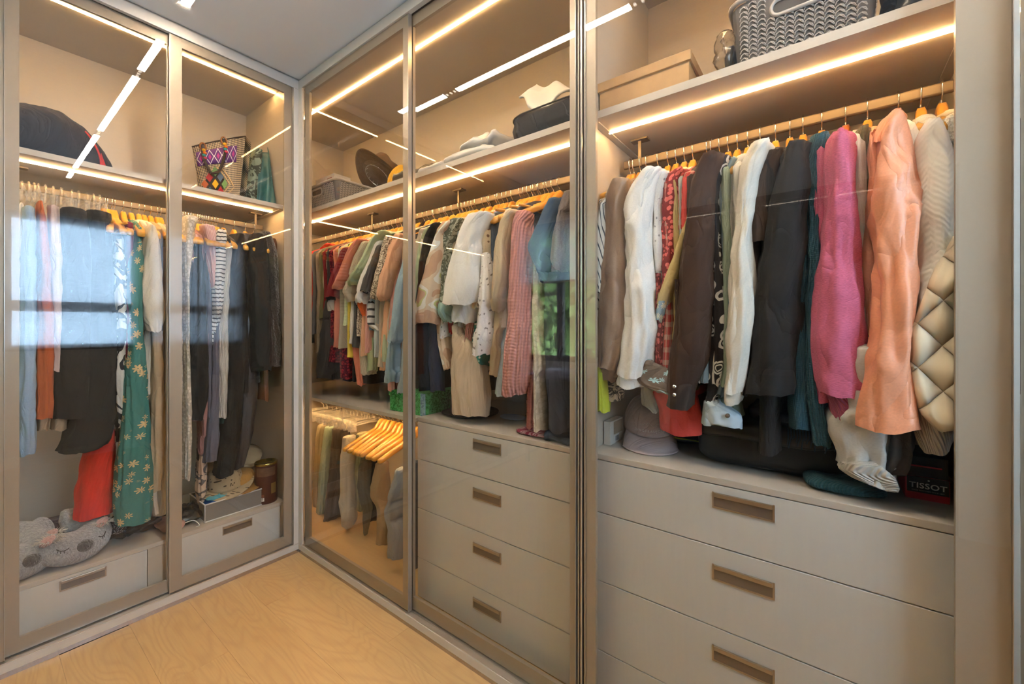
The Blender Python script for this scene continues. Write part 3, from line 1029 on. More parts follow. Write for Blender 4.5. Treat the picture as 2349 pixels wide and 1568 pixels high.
def collar_part(parent, run, s, mat, seed=0, rz=RZ, top=-0.076, rad=0.062, T=0.028):
    rings = []
    for dz, k in ((0.0, 0.86), (0.004, 0.98), (-0.012, 1.06), (-0.030, 1.22), (-0.036, 1.16), (-0.024, 0.95)):
        a, t_ = rad * k, T * k
        z = rz + top + dz
        rings.append((s, RY, z, t_, a) if run == 'A' else (RX, s, z, a, t_))
    V_, F_, UV_ = ring_mesh(rings, seed, 0.002, 3, n=24, cap=False)
    return mesh('collar', V_, F_, mat, parent, uv=UV_)


# ================================================================== hangers
def catmull(P, n=5):
    P = [Vector(p) for p in P]
    out = []
    for i in range(len(P) - 1):
        p0, p1, p2, p3 = P[max(i - 1, 0)], P[i], P[i + 1], P[min(i + 2, len(P) - 1)]
        for j in range(n):
            t = j / n
            out.append(0.5 * ((2 * p1) + (p2 - p0) * t + (2 * p0 - 5 * p1 + 4 * p2 - p3) * t * t + (3 * p1 - p0 - 3 * p2 + p3) * t ** 3))
    out.append(P[-1])
    return out


def raw_mesh(name, v, f, mat, smooth=True):
    me = bpy.data.meshes.new(name)
    me.from_pydata([tuple(p) for p in v], [], f)
    me.materials.append(mat)
    if smooth: me.polygons.foreach_set('use_smooth', [True] * len(me.polygons))
    me.update()
    return me


def wood_mat(name, col):
    m, nt, b = new_mat(name)
    tc = N(nt, 'ShaderNodeTexCoord'); mp = N(nt, 'ShaderNodeMapping'); mp.inputs['Scale'].default_value = (60, 7, 60)
    nz = N(nt, 'ShaderNodeTexNoise'); nz.inputs['Scale'].default_value = 1; nz.inputs['Detail'].default_value = 4
    L(nt, tc.outputs['Object'], mp.inputs[0]); L(nt, mp.outputs[0], nz.inputs['Vector'])
    L(nt, mixc(nt, nz.outputs['Fac'], tuple(c * 0.72 for c in col), tuple(min(1, c * 1.2) for c in col)), b.inputs['Base Color'])
    b.inputs['Roughness'].default_value = 0.3
    b.inputs['Coat Weight'].default_value = 0.3
    return m


M['honey'] = wood_mat('honey wood', (0.72, 0.36, 0.055))
M['redwood'] = wood_mat('red brown wood', (0.42, 0.13, 0.03))
m, nt, b = new_mat('clear plastic')
b.inputs['Base Color'].default_value = (0.92, 0.88, 0.80, 1); b.inputs['Roughness'].default_value = 0.08
b.inputs['Alpha'].default_value = 0.24; b.inputs['Specular IOR Level'].default_value = 0.9
M['clear'] = m
M['black_plastic'] = plain('black plastic', (0.015, 0.015, 0.015), 0.35)


def hook_mesh(mat, name):
    P = catmull([(0, -0.0125, -0.004), (0, -0.0115, 0.009), (0, -0.005, 0.0175), (0, 0.005, 0.0178), (0, 0.0125, 0.010),
                 (0, 0.0135, -0.004), (0, 0.010, -0.016), (0, 0.001, -0.024), (0, 0.0, -0.030), (0, 0.0, -0.040)], 4)
    v, f = tubepts(P, 0.0017, 6)
    return raw_mesh(name, v, f, mat)


def arm_z(a, drop):
    """upper edge of a hanger arm: tall hump at the hook, then a falling shoulder line"""
    t = min(1.0, max(0.0, (a - 0.05) / 0.17))
    return -0.033 - 0.030 * t * t * (3 - 2 * t) - drop * (0.10 * a + 0.90 * a ** 1.25)


def wood_mesh(name, mat, half=0.212, drop=0.090, h0=0.034, h1=0.024, t0=0.0095, t1=0.012):
    v, f = [], []
    ns = 41; sec = 8
    for i in range(ns):
        q = -1 + 2 * i / (ns - 1)
        a = abs(q)
        y = q * half
        zt = arm_z(a, drop)
        tq = min(1.0, max(0.0, (a - 0.05) / 0.17))
        hh = h0 + (h1 - h0) * a + 0.022 * (1 - tq * tq * (3 - 2 * tq))
        tt = t0 + (t1 - t0) * a ** 2
        if a > 0.97: hh *= 0.7; tt *= 0.75
        xo = 0.018 * (a ** 2)
        for k in range(sec):
            th = 2 * math.pi * (k + 0.5) / sec
            v.append((xo + tt * 1.05 * math.copysign(abs(math.cos(th)) ** .5, math.cos(th)), y,
                      zt - hh / 2 + hh / 2 * math.copysign(abs(math.sin(th)) ** .5, math.sin(th))))
    for i in range(ns - 1):
        for k in range(sec):
            l = (k + 1) % sec
            f.append((i * sec + k, i * sec + l, (i + 1) * sec + l, (i + 1) * sec + k))
    f.append(tuple(range(sec))[::-1]); f.append(tuple((ns - 1) * sec + k for k in range(sec)))
    return raw_mesh(name, v, f, mat)


def bar_mesh(mat):
    v, f = tubepts([(0.004, -0.19, -0.118), (0.004, 0.0, -0.121), (0.004, 0.19, -0.118)], 0.005, 8)
    return raw_mesh('trouser_bar', v, f, mat)


HK = hook_mesh(M['steel'], 'hook')
WD = wood_mesh('wooden_arm', M['honey'])
WDS = wood_mesh('wooden_arm', M['honey'], half=0.182, drop=0.078)
WDR = wood_mesh('wooden_arm', M['redwood'], half=0.182, drop=0.078)
WDB = wood_mesh('plastic_arm', M['black_plastic'], h0=0.02, h1=0.014, t0=0.004, t1=0.004)
BAR = bar_mesh(M['honey'])


def clip_meshes():
    hook = catmull([(0, -0.0145, -0.006), (0, -0.0135, 0.010), (0, -0.005, 0.0195), (0, 0.006, 0.0195), (0, 0.0145, 0.010), (0, 0.0150, -0.010), (0, 0.006, -0.022), (0, 0.0, -0.03), (0, 0, -0.052)], 4)
    hv = tubepts(hook, 0.0034, 8)
    arm = tubepts([(0, -0.17, -0.052), (0, -0.06, -0.046), (0, 0, -0.050), (0, 0.06, -0.046), (0, 0.17, -0.052)], 0.0042, 8)
    clips = []
    for y in (-0.15, 0.15):
        for sx in (-1, 1):
            # two paddles pinched at a spring, flaring above and below
            pts = [(sx * 0.010, -0.030), (sx * 0.006, -0.046), (sx * 0.003, -0.060), (sx * 0.0035, -0.078), (sx * 0.002, -0.084)]
            v, f = [], []
            for (xx, zz), wv in zip(pts, (0.008, 0.011, 0.013, 0.017, 0.016)):
                for dx in (-0.0014, 0.0014):
                    for dy in (-wv, wv):
                        v.append((xx + dx, y + dy, zz))
            for i in range(len(pts) - 1):
                o = i * 4; p = o + 4
                f += [(o, o + 1, p + 1, p), (o + 2, p + 2, p + 3, o + 3), (o, p, p + 2, o + 2), (o + 1, o + 3, p + 3, p + 1)]
            f += [(0, 2, 3, 1), (len(v) - 4, len(v) - 3, len(v) - 1, len(v) - 2)]
            clips.append((v, f))
        ring = tubepts([(0.006 * math.cos(t * math.pi / 5), y - 0.008, -0.060 + 0.006 * math.sin(t * math.pi / 5)) for t in range(10)], 0.0012, 5, True)
        clips.append(ring)
    return (raw_mesh('clear_hook', *hv, M['clear']), raw_mesh('clear_arm', *arm, M['clear']),
            [raw_mesh('clip', *join(clips[:3]), M['clear']), raw_mesh('clip', *join(clips[3:]), M['clear'])])


CLIPS = clip_meshes()


def hanger(run, s, kind='wood', yaw=0.0, label=None, rz=RZ, group=None, roll=0.0):
    base = {'A': math.pi, 'B': math.pi / 2, 'C': math.pi / 2, 'L': math.pi / 2, 'D': math.pi / 2}[run]
    loc = (s, RY, rz) if run == 'A' else (RX, s, rz)
    t = thing('coat_hanger' if kind != 'clip' else 'clip_hanger', label, 'hanger', loc, group)
    t.rotation_euler = (roll, 0, base + yaw)
    ms = {'wood': [HK, WD], 'woodbar': [HK, WD, BAR], 'red': [HK, WDR], 'black': [HK, WDB], 'clip': [CLIPS[0], CLIPS[1]] + CLIPS[2]}[kind]
    if run in 'BCD' and kind == 'wood':
        ms = [HK, WDS]
    for me in ms:
        o = bpy.data.objects.new(me.name.split('.')[0], me); link(o); o.parent = t
    return t


GLAB = {'A': ('honey wooden hanger on the dress rail', 'wooden hangers on the dress rail'),
        'B': ('honey wooden hanger packed on the shirt rail', 'wooden hangers on the shirt rail'),
        'C': ('honey wooden hanger on the coat rail', 'wooden hangers on the coat rail'),
        'L': ('empty honey wooden hanger on the low trouser rail', 'empty wooden hangers on the low rail'),
        'D': ('honey wooden hanger at the far right edge', 'wooden hanger at the far right')}


def srail(u, run):
    return slope(u, run) * (RY if run == 'A' else RX)


SEED = [0]
USED = set()


def short_label(label):
    import re
    q = re.split(r' (?:with|in|left|right|beside|behind|below|between|at|on|just|hanging|near|deepest|showing|peeking|low|against|hem|sleeve) ', label)[0]
    if q in USED or len(q.split()) < 2:
        q = ' '.join(label.split()[:11])
    USED.add(q)
    return q


def garment(run, name, cat, label, hook, mat, sleeve=None, c=None, b=0.05, hem=0.95, Wd=0.20, T=0.016, collar=None,
            extra=(), hk='wood', yaw=None, amp=0.004, k=5, crumple=0.005, quilt=0, body=True, part='sleeve', flare=1.0, rz=RZ, top=-0.072, lean=0.0):
    """hanger + the garment that hangs from it"""
    SEED[0] += 1
    sd = SEED[0]
    if run == 'B' and hem == 1.15:
        hem = random.uniform(0.98, 1.24)
    s = srail(hook, run)
    if hk:
        kind_txt = {'clip': 'clear plastic clip hanger', 'red': 'red brown wooden hanger', 'black': 'black plastic hanger'}.get(hk, 'honey wooden hanger')
        hanger(run, s, hk, (random.uniform(-.06, .06) if yaw is None else yaw), kind_txt + ' holding the ' + short_label(label), rz,
               {'clip': 'clip hangers on the %s rail' % ('trouser' if run == 'L' else 'dress'), 'red': None, 'black': None}.get(hk, GLAB[run][1]))
    loc = (s, RY, rz - 0.05) if run == 'A' else (RX, s, rz - 0.05)
    t = thing(name, label, cat, loc)
    if body:
        body_part('body', t, run, s, mat, hem, Wd, T, sd, top, rz, flare, amp)
    if collar:
        collar_part(t, run, s, collar if not isinstance(collar, bool) else mat, sd, rz)
    c0 = c or (2.37 if run == 'A' else 1.20)
    if sleeve:
        traced(part, t, run, sleeve, c0, b, mat, sd, amp, k, crumple=crumple, quilt=quilt, lean=lean)
    for e in extra:
        nm, rows, ec, eb, emat = e[:5]
        traced(nm, t, run, rows, ec, eb, emat, sd + 50, e[5] if len(e) > 5 else amp, k, m=e[6] if len(e) > 6 else 18, crumple=crumple)
    return t
# ================================================================== coats and jackets on the right
WHITE = (0.88, 0.86, 0.83)
g = garment
g('C', 'shirt', 'shirt', 'white shirt with thin dark stripes at the left end of the coat rail', 1446, fab('stripe_d', (0.62, 0.58, 0.50), (0.05, 0.05, 0.06), 0.9),
  [(462, 1376, 1397), (500, 1371, 1395), (560, 1369, 1396), (650, 1369, 1392), (760, 1369, 1384), (880, 1369, 1380)], 1.168, 0.03, hem=1.04, T=0.015)
g('C', 'blouse', 'blouse', 'lime yellow blouse showing below the taupe blouse', 1454, fab('plain', (0.52, 0.58, 0.04)),
  [(455, 1396, 1404), (520, 1392, 1400), (700, 1390, 1400), (840, 1374, 1398), (880, 1372, 1399), (941, 1370, 1401)], 1.185, 0.035, hem=1.04, T=0.015)
g('C', 'blouse', 'blouse', 'taupe brown long sleeved blouse at the left of the coat rail', 1469, fab('satin', (0.32, 0.215, 0.145), rough=0.5),
  [(420, 1408, 1456), (440, 1398, 1452), (500, 1389, 1442), (560, 1385, 1446), (640, 1381, 1448), (750, 1378, 1448), (820, 1378, 1442), (845, 1376, 1430)], 1.195, 0.05, hem=1.04, T=0.015, collar=True, k=4, amp=0.006,
  extra=[('cuff', [(838, 1376, 1432), (855, 1376, 1426), (870, 1380, 1420)], 1.195, 0.04, fab('satin', (0.32, 0.215, 0.145), rough=0.5), 0.002)])
g('C', 'blouse', 'blouse', 'brown and black animal print blouse sleeve hanging below the taupe blouse', 1484, fab('print', (0.42, 0.34, 0.24), (0.05, 0.04, 0.03), 0.35),
  [(600, 1440, 1448), (820, 1400, 1440), (866, 1388, 1434), (885, 1384, 1434), (915, 1394, 1428)], 1.215, 0.03, hem=1.04, T=0.01)
g('C', 'shirt', 'shirt', 'white cotton long sleeved shirt between the taupe blouse and coral lace', 1510, fab('plain', WHITE),
  [(398, 1470, 1530), (420, 1452, 1520), (455, 1435, 1510), (520, 1437, 1502), (600, 1444, 1502), (680, 1443, 1508), (760, 1437, 1510), (830, 1429, 1502), (862, 1424, 1494)], 1.185, 0.055, hem=1.04, T=0.015, collar=True, amp=0.006,
  extra=[('cuff', [(838, 1426, 1500), (860, 1423, 1494), (884, 1421, 1484)], 1.185, 0.05, fab('plain', WHITE), 0.002)])
g('C', 'blouse', 'blouse', 'white eyelet blouse beside the coral lace', 1533, fab('eyelet', (0.80, 0.78, 0.76), (0.35, 0.33, 0.32)),
  [(402, 1516, 1545), (425, 1506, 1540), (470, 1499, 1528), (560, 1501, 1530), (600, 1504, 1530), (660, 1504, 1524), (720, 1500, 1514)], 1.205, 0.04, hem=1.04, T=0.015)
g('C', 'blouse', 'blouse', 'coral pink lace blouse', 1552, fab('lace', (0.84, 0.19, 0.17), (0.25, 0.03, 0.03), 0.9),
  [(396, 1540, 1584), (415, 1524, 1578), (470, 1520, 1564), (560, 1521, 1564), (640, 1523, 1556), (720, 1512, 1540), (800, 1505, 1530), (836, 1503, 1520)], 1.212, 0.04, hem=1.04, T=0.015)
g('C', 'shirt', 'shirt', 'red and orange plaid shirt with a cream collar', 1571, fab('plaid', (0.55, 0.06, 0.05), (0.62, 0.45, 0.35)),
  [(404, 1574, 1604), (425, 1566, 1594), (450, 1556, 1584), (520, 1558, 1580), (620, 1560, 1578)], 1.218, 0.04, hem=1.04, T=0.015, collar=fab('plain', (0.80, 0.62, 0.45)))
g('C', 'jacket', 'jacket', 'mustard woven sleeve with a blue floral turned cuff', 1590, fab('linen', (0.60, 0.46, 0.20)),
  [(470, 1576, 1588), (540, 1562, 1580), (600, 1544, 1570), (660, 1522, 1552), (700, 1510, 1534)], 1.185, 0.028, hem=1.04, T=0.015,
  extra=[('cuff', [(692, 1512, 1536), (712, 1508, 1532), (736, 1505, 1525)], 1.183, 0.028, fab('floral', (0.30, 0.42, 0.52), (0.75, 0.72, 0.55), 0.35), 0.002)])
BR = fab('plain', (0.062, 0.033, 0.023))
gj = g('C', 'jacket', 'jacket', 'dark brown suede jacket with snap cuff and floral lining', 1622, BR,
  [(366, 1616, 1666), (385, 1606, 1662), (410, 1595, 1650), (450, 1587, 1644), (540, 1575, 1642), (640, 1561, 1642), (740, 1550, 1634), (820, 1542, 1626), (870, 1538, 1604), (900, 1536, 1594)], 1.185, 0.06, hem=1.04, T=0.02, collar=True,
  extra=[('cuff', [(878, 1537, 1600), (905, 1535, 1594), (931, 1533, 1588)], 1.18, 0.055, fab('plain', (0.05, 0.033, 0.027)), 0.002),
         ('cuff_lining', [(832, 1480, 1500), (848, 1470, 1543), (868, 1459, 1542), (884, 1468, 1538), (899, 1500, 1536)], 1.150, 0.014, fab('floral', (0.16, 0.12, 0.09), (0.42, 0.66, 0.70), 0.33), 0.001)])
gj.children[-1]['label'] = 'turned back cuff lining with blue and white flowers'
for v_ in (886, 905):
    p = onx(1547, v_, 1.122)
    vv, ff = tubepts([p + Vector((-0.003, 0, 0)), p + Vector((0.004, 0, 0))], 0.005, 14)
    mesh('snap_button', vv, ff, M['steel'], gj)
# beaded tassel hanging from the jacket
P0 = onx(1552, 640, 1.145); P1 = onx(1556, 790, 1.145)
vv, ff = join([tubepts([P0 + (P1 - P0) * t + Vector((0, 0.004 * math.sin(q * 2.1 + t * 9), 0)) for t in np.linspace(0, 1 - 0.08 * (q % 3), 12)], 0.0025, 5) for q in range(7)])
mesh('beaded_tassel', vv, ff, fab('plain', (0.05, 0.03, 0.025)), gj)
g('C', 'top', 'top', 'coral red cotton top hem hanging beside the pink cap', 1610, fab('plain', (0.78, 0.10, 0.085)),
  [(800, 1520, 1590), (880, 1497, 1598), (910, 1500, 1602), (940, 1514, 1606), (992, 1523, 1608)], 1.245, 0.03, hem=1.0, T=0.015, hk=None, part='hem_front', k=3)
g('C', 'top', 'top', 'pale grey green top hem peeking out above the pink cap', 1600, fab('plain', (0.50, 0.53, 0.50)),
  [(840, 1478, 1500), (895, 1475, 1505), (930, 1477, 1512), (944, 1500, 1516)], 1.25, 0.02, hem=1.04, T=0.01, hk=None, part='hem_front')
g('C', 'shirt', 'shirt', 'black shirt with white ring flowers', 1632, fab('ring', (0.028, 0.026, 0.03), (0.72, 0.70, 0.66), 1.0),
  [(368, 1650, 1682), (392, 1636, 1674), (440, 1628, 1656), (520, 1636, 1656), (600, 1640, 1660), (680, 1635, 1668), (760, 1634, 1670), (850, 1632, 1662), (930, 1620, 1642)], 1.205, 0.035, hem=1.04, T=0.015, collar=True)
g('C', 'shirt', 'shirt', 'light blue denim shirt with a buttoned cuff', 1651, fab('denim', (0.20, 0.29, 0.36)),
  [(372, 1672, 1698), (395, 1656, 1692), (430, 1644, 1674), (500, 1652, 1676), (600, 1660, 1684), (750, 1662, 1686), (850, 1642, 1676), (905, 1630, 1670)], 1.222, 0.035, hem=1.04, T=0.015, collar=True,
  extra=[('cuff', [(922, 1618, 1655), (945, 1615, 1702), (976, 1616, 1698)], 1.195, 0.03, fab('denim', (0.42, 0.50, 0.56)), 0.002)])
p = onx(1669, 953, 1.160)
vv, ff = tubepts([p + Vector((-0.003, 0, 0)), p + Vector((0.004, 0, 0))], 0.0055, 14)
mesh('cuff_button', vv, ff, plain('button brown', (0.16, 0.11, 0.08), 0.4), g('C', 'shirt', 'shirt', 'grey white shirt between the denim shirt and the linen jacket', 1671, fab('plain', (0.66, 0.63, 0.56)),
  [(366, 1694, 1722), (390, 1680, 1718), (430, 1666, 1700), (520, 1666, 1690), (640, 1672, 1690), (800, 1676, 1690)], 1.232, 0.035, hem=1.04, T=0.015, collar=True))
g('C', 'shirt', 'shirt', 'sage green shirt with its cuff below the denim shirt', 1692, fab('plain', (0.40, 0.48, 0.37)),
  [(380, 1706, 1730), (430, 1686, 1706), (520, 1684, 1700), (700, 1682, 1696), (850, 1664, 1690), (920, 1632, 1696), (952, 1650, 1706)], 1.245, 0.03, hem=1.04, T=0.015)
g('C', 'jacket', 'jacket', 'cream linen jacket with a turned up collar', 1716, fab('linen', (0.78, 0.73, 0.64)),
  [(338, 1728, 1772), (358, 1716, 1768), (385, 1704, 1756), (430, 1701, 1740), (520, 1691, 1730), (620, 1678, 1732), (700, 1675, 1734), (760, 1672, 1728), (840, 1667, 1716), (895, 1662, 1705)], 1.19, 0.055, hem=1.04, T=0.016, collar=True,
  extra=[('cuff', [(880, 1664, 1708), (900, 1661, 1704), (921, 1663, 1699)], 1.19, 0.05, fab('linen', (0.66, 0.60, 0.50)), 0.001)])
g('C', 'jacket', 'jacket', 'chocolate brown jacket between the linen jacket and the black jacket', 1745, fab('plain', (0.06, 0.036, 0.025)),
  [(356, 1760, 1800), (385, 1744, 1794), (430, 1726, 1786), (470, 1720, 1780), (560, 1722, 1770)], 1.222, 0.05, hem=1.04, T=0.016, collar=True)
g('C', 'jacket', 'jacket', 'black hooded jacket in the middle of the coat rail', 1779, fab('plain', (0.022, 0.020, 0.020)),
  [(340, 1806, 1862), (362, 1794, 1858), (410, 1780, 1862), (480, 1766, 1856), (560, 1752, 1850), (640, 1740, 1846), (700, 1728, 1842), (760, 1724, 1834), (830, 1718, 1836), (880, 1708, 1832), (902, 1702, 1828)], 1.205, 0.06, hem=0.88, T=0.02, collar=True)
g('C', 'sweater', 'sweater', 'black sweater behind the black hooded jacket', 1812, fab('knit', (0.03, 0.03, 0.032), s=0.6), None, hem=1.04, T=0.015)
g('C', 'sweater', 'sweater', 'teal blue knitted sweater', 1842, fab('knit', (0.045, 0.135, 0.19), s=0.5),
  [(322, 1862, 1900), (345, 1859, 1900), (400, 1853, 1898), (480, 1851, 1896), (600, 1850, 1890), (700, 1848, 1886), (800, 1846, 1882), (900, 1852, 1890), (975, 1862, 1906), (1015, 1868, 1902)], 1.228, 0.055, hem=0.95, T=0.02, collar=True)
PK = fab('heather', (0.56, 0.13, 0.22))
g('C', 'hoodie', 'hoodie', 'raspberry pink heather hoodie', 1885, PK,
  [(328, 1900, 1952), (348, 1894, 1960), (380, 1892, 1962), (450, 1896, 1962), (540, 1890, 1966), (640, 1879, 1972), (720, 1869, 1978), (800, 1865, 1984), (860, 1873, 1980), (905, 1885, 1974)], 1.185, 0.062, hem=1.02, T=0.02,
  extra=[('hood', [(322, 1906, 1948), (336, 1895, 1958), (365, 1892, 1962), (395, 1894, 1956)], 1.215, 0.07, PK, 0.004),
         ('cuff', [(895, 1884, 1974), (930, 1904, 1966), (958, 1912, 1962)], 1.185, 0.05, fab('rib', (0.50, 0.12, 0.20)), 0.002)])
g('C', 'cardigan', 'cardigan', 'olive green open knit cardigan', 1940, fab('knit', (0.175, 0.155, 0.085), s=0.9),
  [(306, 1964, 1994), (330, 1959, 1998), (400, 1958, 2004), (500, 1960, 2006), (600, 1962, 2000), (700, 1966, 1996), (800, 1966, 1990)], 1.24, 0.05, hem=1.04, T=0.016, hk='red')
PE = fab('satin', (0.86, 0.36, 0.20), rough=0.5)
g('C', 'jacket', 'jacket', 'peach orange satin jacket with wide sleeve', 1990, PE,
  [(278, 2032, 2066), (300, 2016, 2072), (330, 2004, 2076), (380, 2002, 2086), (440, 1998, 2100), (520, 2002, 2108), (600, 2010, 2100), (700, 2016, 2090), (760, 2010, 2086), (830, 1994, 2086), (900, 1978, 2092), (978, 1961, 2100)], 1.158, 0.055, hem=1.04, T=0.018, k=4, amp=0.006, crumple=0.008,
  extra=[('side_panel', [(400, 1994, 2014), (480, 1984, 2010), (600, 1976, 2010), (700, 1978, 2006), (850, 1974, 2000), (960, 1966, 1996)], 1.205, 0.03, fab('satin', (0.72, 0.36, 0.24), rough=0.4), 0.005),
         ('collar', [(272, 2040, 2068), (290, 2018, 2072), (318, 2002, 2060), (340, 1998, 2020)], 1.20, 0.05, PE, 0.004)])
g('C', 'jacket', 'jacket', 'white chevron quilted jacket with ribbed cuff', 2060, fab('chevron', (0.95, 0.92, 0.85)),
  [(284, 2120, 2146), (300, 2106, 2156), (340, 2092, 2172), (400, 2090, 2190), (480, 2090, 2194), (560, 2100, 2190), (640, 2098, 2180), (700, 2086, 2160), (760, 2082, 2130)], 1.182, 0.055, hem=1.04, T=0.02,
  extra=[('cuff', [(930, 2092, 2190), (960, 2094, 2188), (985, 2100, 2180), (1030, 2114, 2172)], 1.17, 0.045, fab('rib', (0.55, 0.47, 0.38)), 0.002)])
g('C', 'jacket', 'jacket', 'white teddy fleece jacket at the right end of the coat rail', 2112, fab('fur', (0.85, 0.80, 0.70)),
  [(276, 2168, 2200), (300, 2160, 2204), (340, 2166, 2206), (370, 2178, 2206), (420, 2178, 2206), (470, 2184, 2206), (520, 2182, 2206)], 1.195, 0.05, hem=1.04, T=0.02, crumple=0.02)
g('C', 'jacket', 'jacket', 'cream diamond quilted puffer jacket', 2160, fab('quilt', (0.92, 0.82, 0.62)),
  [(530, 2184, 2212), (580, 2162, 2220), (640, 2132, 2230), (700, 2108, 2232), (760, 2088, 2232), (830, 2082, 2230), (900, 2084, 2226), (950, 2100, 2216), (986, 2146, 2190)], 1.148, 0.045, hem=1.04, T=0.018, crumple=0.008)
g('C', 'jacket', 'jacket', 'grey white windbreaker with elastic cuff and dark side panel', 1962, fab('satin', (0.60, 0.58, 0.54), rough=0.5),
  [(800, 1940, 2010), (900, 1926, 2040), (972, 1912, 2044), (1000, 1907, 2040), (1030, 1914, 2034), (1062, 1917, 2030)], 1.185, 0.045, hem=1.04, T=0.015, hk=None, amp=0.007, crumple=0.012,
  extra=[('side_panel', [(900, 2020, 2080), (980, 2012, 2092), (1030, 2006, 2088), (1076, 2000, 2060)], 1.20, 0.04, fab('plain', (0.075, 0.062, 0.055))),
         ('cuff', [(1056, 1914, 2030), (1076, 1912, 2056), (1092, 1940, 2054), (1110, 2000, 2048)], 1.178, 0.045, fab('rib', (0.60, 0.57, 0.52), s=1.6), 0.002)])
# dark coat seen through the far right door
g('D', 'coat', 'coat', 'dark grey coat at the far right edge', 2349 + 180, fab('plain', (0.05, 0.05, 0.052)), None, hem=0.86, T=0.03, collar=True)
for u_ in (2349 + 60, 2349 + 330):
    g('D', 'coat', 'coat', 'charcoal coat at the far right edge ' + ('nearest the divider' if u_ < 2500 else 'nearest the window'), u_, fab('plain', (0.04, 0.04, 0.045)), None, hem=1.04, T=0.025)
ORD = ['first', 'second', 'third', 'fourth', 'fifth', 'sixth', 'seventh', 'eighth', 'ninth', 'tenth']
# ================================================================== packed shirts in the corner run
B = lambda *a, **k: g('B', *a, **{**dict(hem=1.15, T=0.014, Wd=0.192, crumple=0.004), **k})
P_ = lambda c: fab('plain', c)
B('sweater', 'sweater', 'dark green sweater deepest in the corner of the shirt rail', 752, P_((0.06, 0.09, 0.06)), None)
B('top', 'top', 'bright yellow top deepest in the corner', 765, P_((0.72, 0.46, 0.02)), [(585, 724, 748), (600, 723, 742), (650, 722, 736), (700, 722, 730)], 1.27, 0.04, body=False)
B('top', 'top', 'bright red top near the corner of the shirt rail', 775, P_((0.72, 0.035, 0.02)), [(562, 745, 770), (572, 735, 768), (590, 730, 748), (610, 729, 740)], 1.30, 0.04, hem=1.2)
B('cardigan', 'cardigan', 'mid grey cardigan near the corner of the shirt rail', 787, P_((0.20, 0.20, 0.20)), [(580, 752, 782), (600, 732, 758), (700, 724, 742), (800, 722, 732)], 1.245, 0.05)
B('cardigan', 'cardigan', 'beige long cardigan left of the wine red tee', 797, P_((0.52, 0.43, 0.31)), [(582, 766, 792), (600, 748, 776), (650, 738, 764), (720, 729, 752), (800, 723, 738)], 1.225, 0.05)
B('shirt', 'shirt', 'olive green shirt left of the wine red tee', 805, P_((0.20, 0.19, 0.09)), [(588, 772, 790), (610, 762, 776), (660, 752, 768), (720, 746, 758)], 1.235, 0.04)
B('shirt', 'tee', 'wine red tee with black and white sleeve band', 813, P_((0.26, 0.02, 0.025)), [(572, 786, 818), (590, 778, 808), (620, 766, 800), (655, 754, 792), (684, 747, 786)], 1.195, 0.05,
  extra=[('sleeve_band', [(682, 746, 782), (690, 750, 780)], 1.195, 0.045, P_((0.02, 0.02, 0.02)), 0.001, 6), ('second_sleeve', [(688, 752, 778), (700, 750, 777), (714, 754, 775)], 1.205, 0.04, P_((0.72, 0.68, 0.62)), 0.001, 8)])
B('jacket', 'jacket', 'charcoal zip jacket hanging low at the left of the corner', 823, P_((0.055, 0.05, 0.05)), [(690, 746, 772), (720, 742, 780), (780, 736, 784), (850, 727, 775), (866, 726, 768)], 1.215, 0.05, body=True)
B('dress', 'dress', 'deep red lace dress hanging behind the wine red tee', 829, fab('lace', (0.30, 0.02, 0.03), (0.08, 0.0, 0.01)), [(690, 776, 800), (740, 784, 806), (800, 782, 806), (868, 784, 808)], 1.235, 0.05)
CO = P_((0.70, 0.24, 0.15))
B('polo', 'polo shirt', 'coral salmon polo shirt', 838, CO, [(552, 816, 846), (570, 802, 836), (600, 787, 822), (640, 771, 812), (658, 764, 806), (664, 764, 794)], 1.185, 0.05,
  extra=[('body_front', [(668, 800, 826), (760, 808, 832), (830, 814, 836), (882, 820, 838)], 1.225, 0.05, CO)])
CK = fab('rib', (0.66, 0.58, 0.44), s=0.8)
B('sweater', 'sweater', 'cream ribbed short sleeved sweater', 850, CK, [(558, 830, 856), (590, 814, 846), (640, 800, 838), (670, 788, 832), (692, 798, 822)], 1.19, 0.045,
  extra=[('body_front', [(700, 818, 840), (780, 826, 848), (858, 832, 862)], 1.23, 0.05, CK)])
MI = P_((0.52, 0.62, 0.38))
B('polo', 'polo shirt', 'mint green polo shirt', 862, MI, [(534, 868, 905), (552, 852, 890), (590, 834, 868), (630, 810, 854), (648, 799, 840), (656, 802, 828)], 1.175, 0.05,
  extra=[('body_front', [(700, 840, 862), (800, 846, 868), (850, 843, 864)], 1.225, 0.045, MI)])
B('top', 'top', 'lemon yellow top behind the mint polo shirt', 870, P_((0.76, 0.60, 0.08)), [(548, 866, 880), (575, 850, 866), (612, 838, 852)], 1.20, 0.04)
B('shirt', 'tee', 'white tee with an orange red lining', 876, P_(WHITE), [(556, 862, 888), (600, 844, 868), (650, 826, 856), (685, 816, 852), (697, 818, 844)], 1.175, 0.04,
  extra=[('orange_lining', [(688, 816, 846), (706, 822, 844), (726, 832, 842)], 1.19, 0.035, P_((0.85, 0.14, 0.02)), 0.001, 10)])
B('shirt', 'tee', 'charcoal tee with grey banded sleeve', 884, fab('heather', (0.07, 0.07, 0.072)), [(566, 866, 886), (610, 848, 872), (640, 838, 866), (670, 830, 858)], 1.165, 0.035,
  extra=[('lower_sleeve', [(690, 846, 858), (720, 842, 868), (748, 842, 874), (757, 860, 872)], 1.195, 0.035, fab('stripe_h', (0.75, 0.74, 0.74), (0.03, 0.03, 0.035), 1.6), 0.001, 10)])
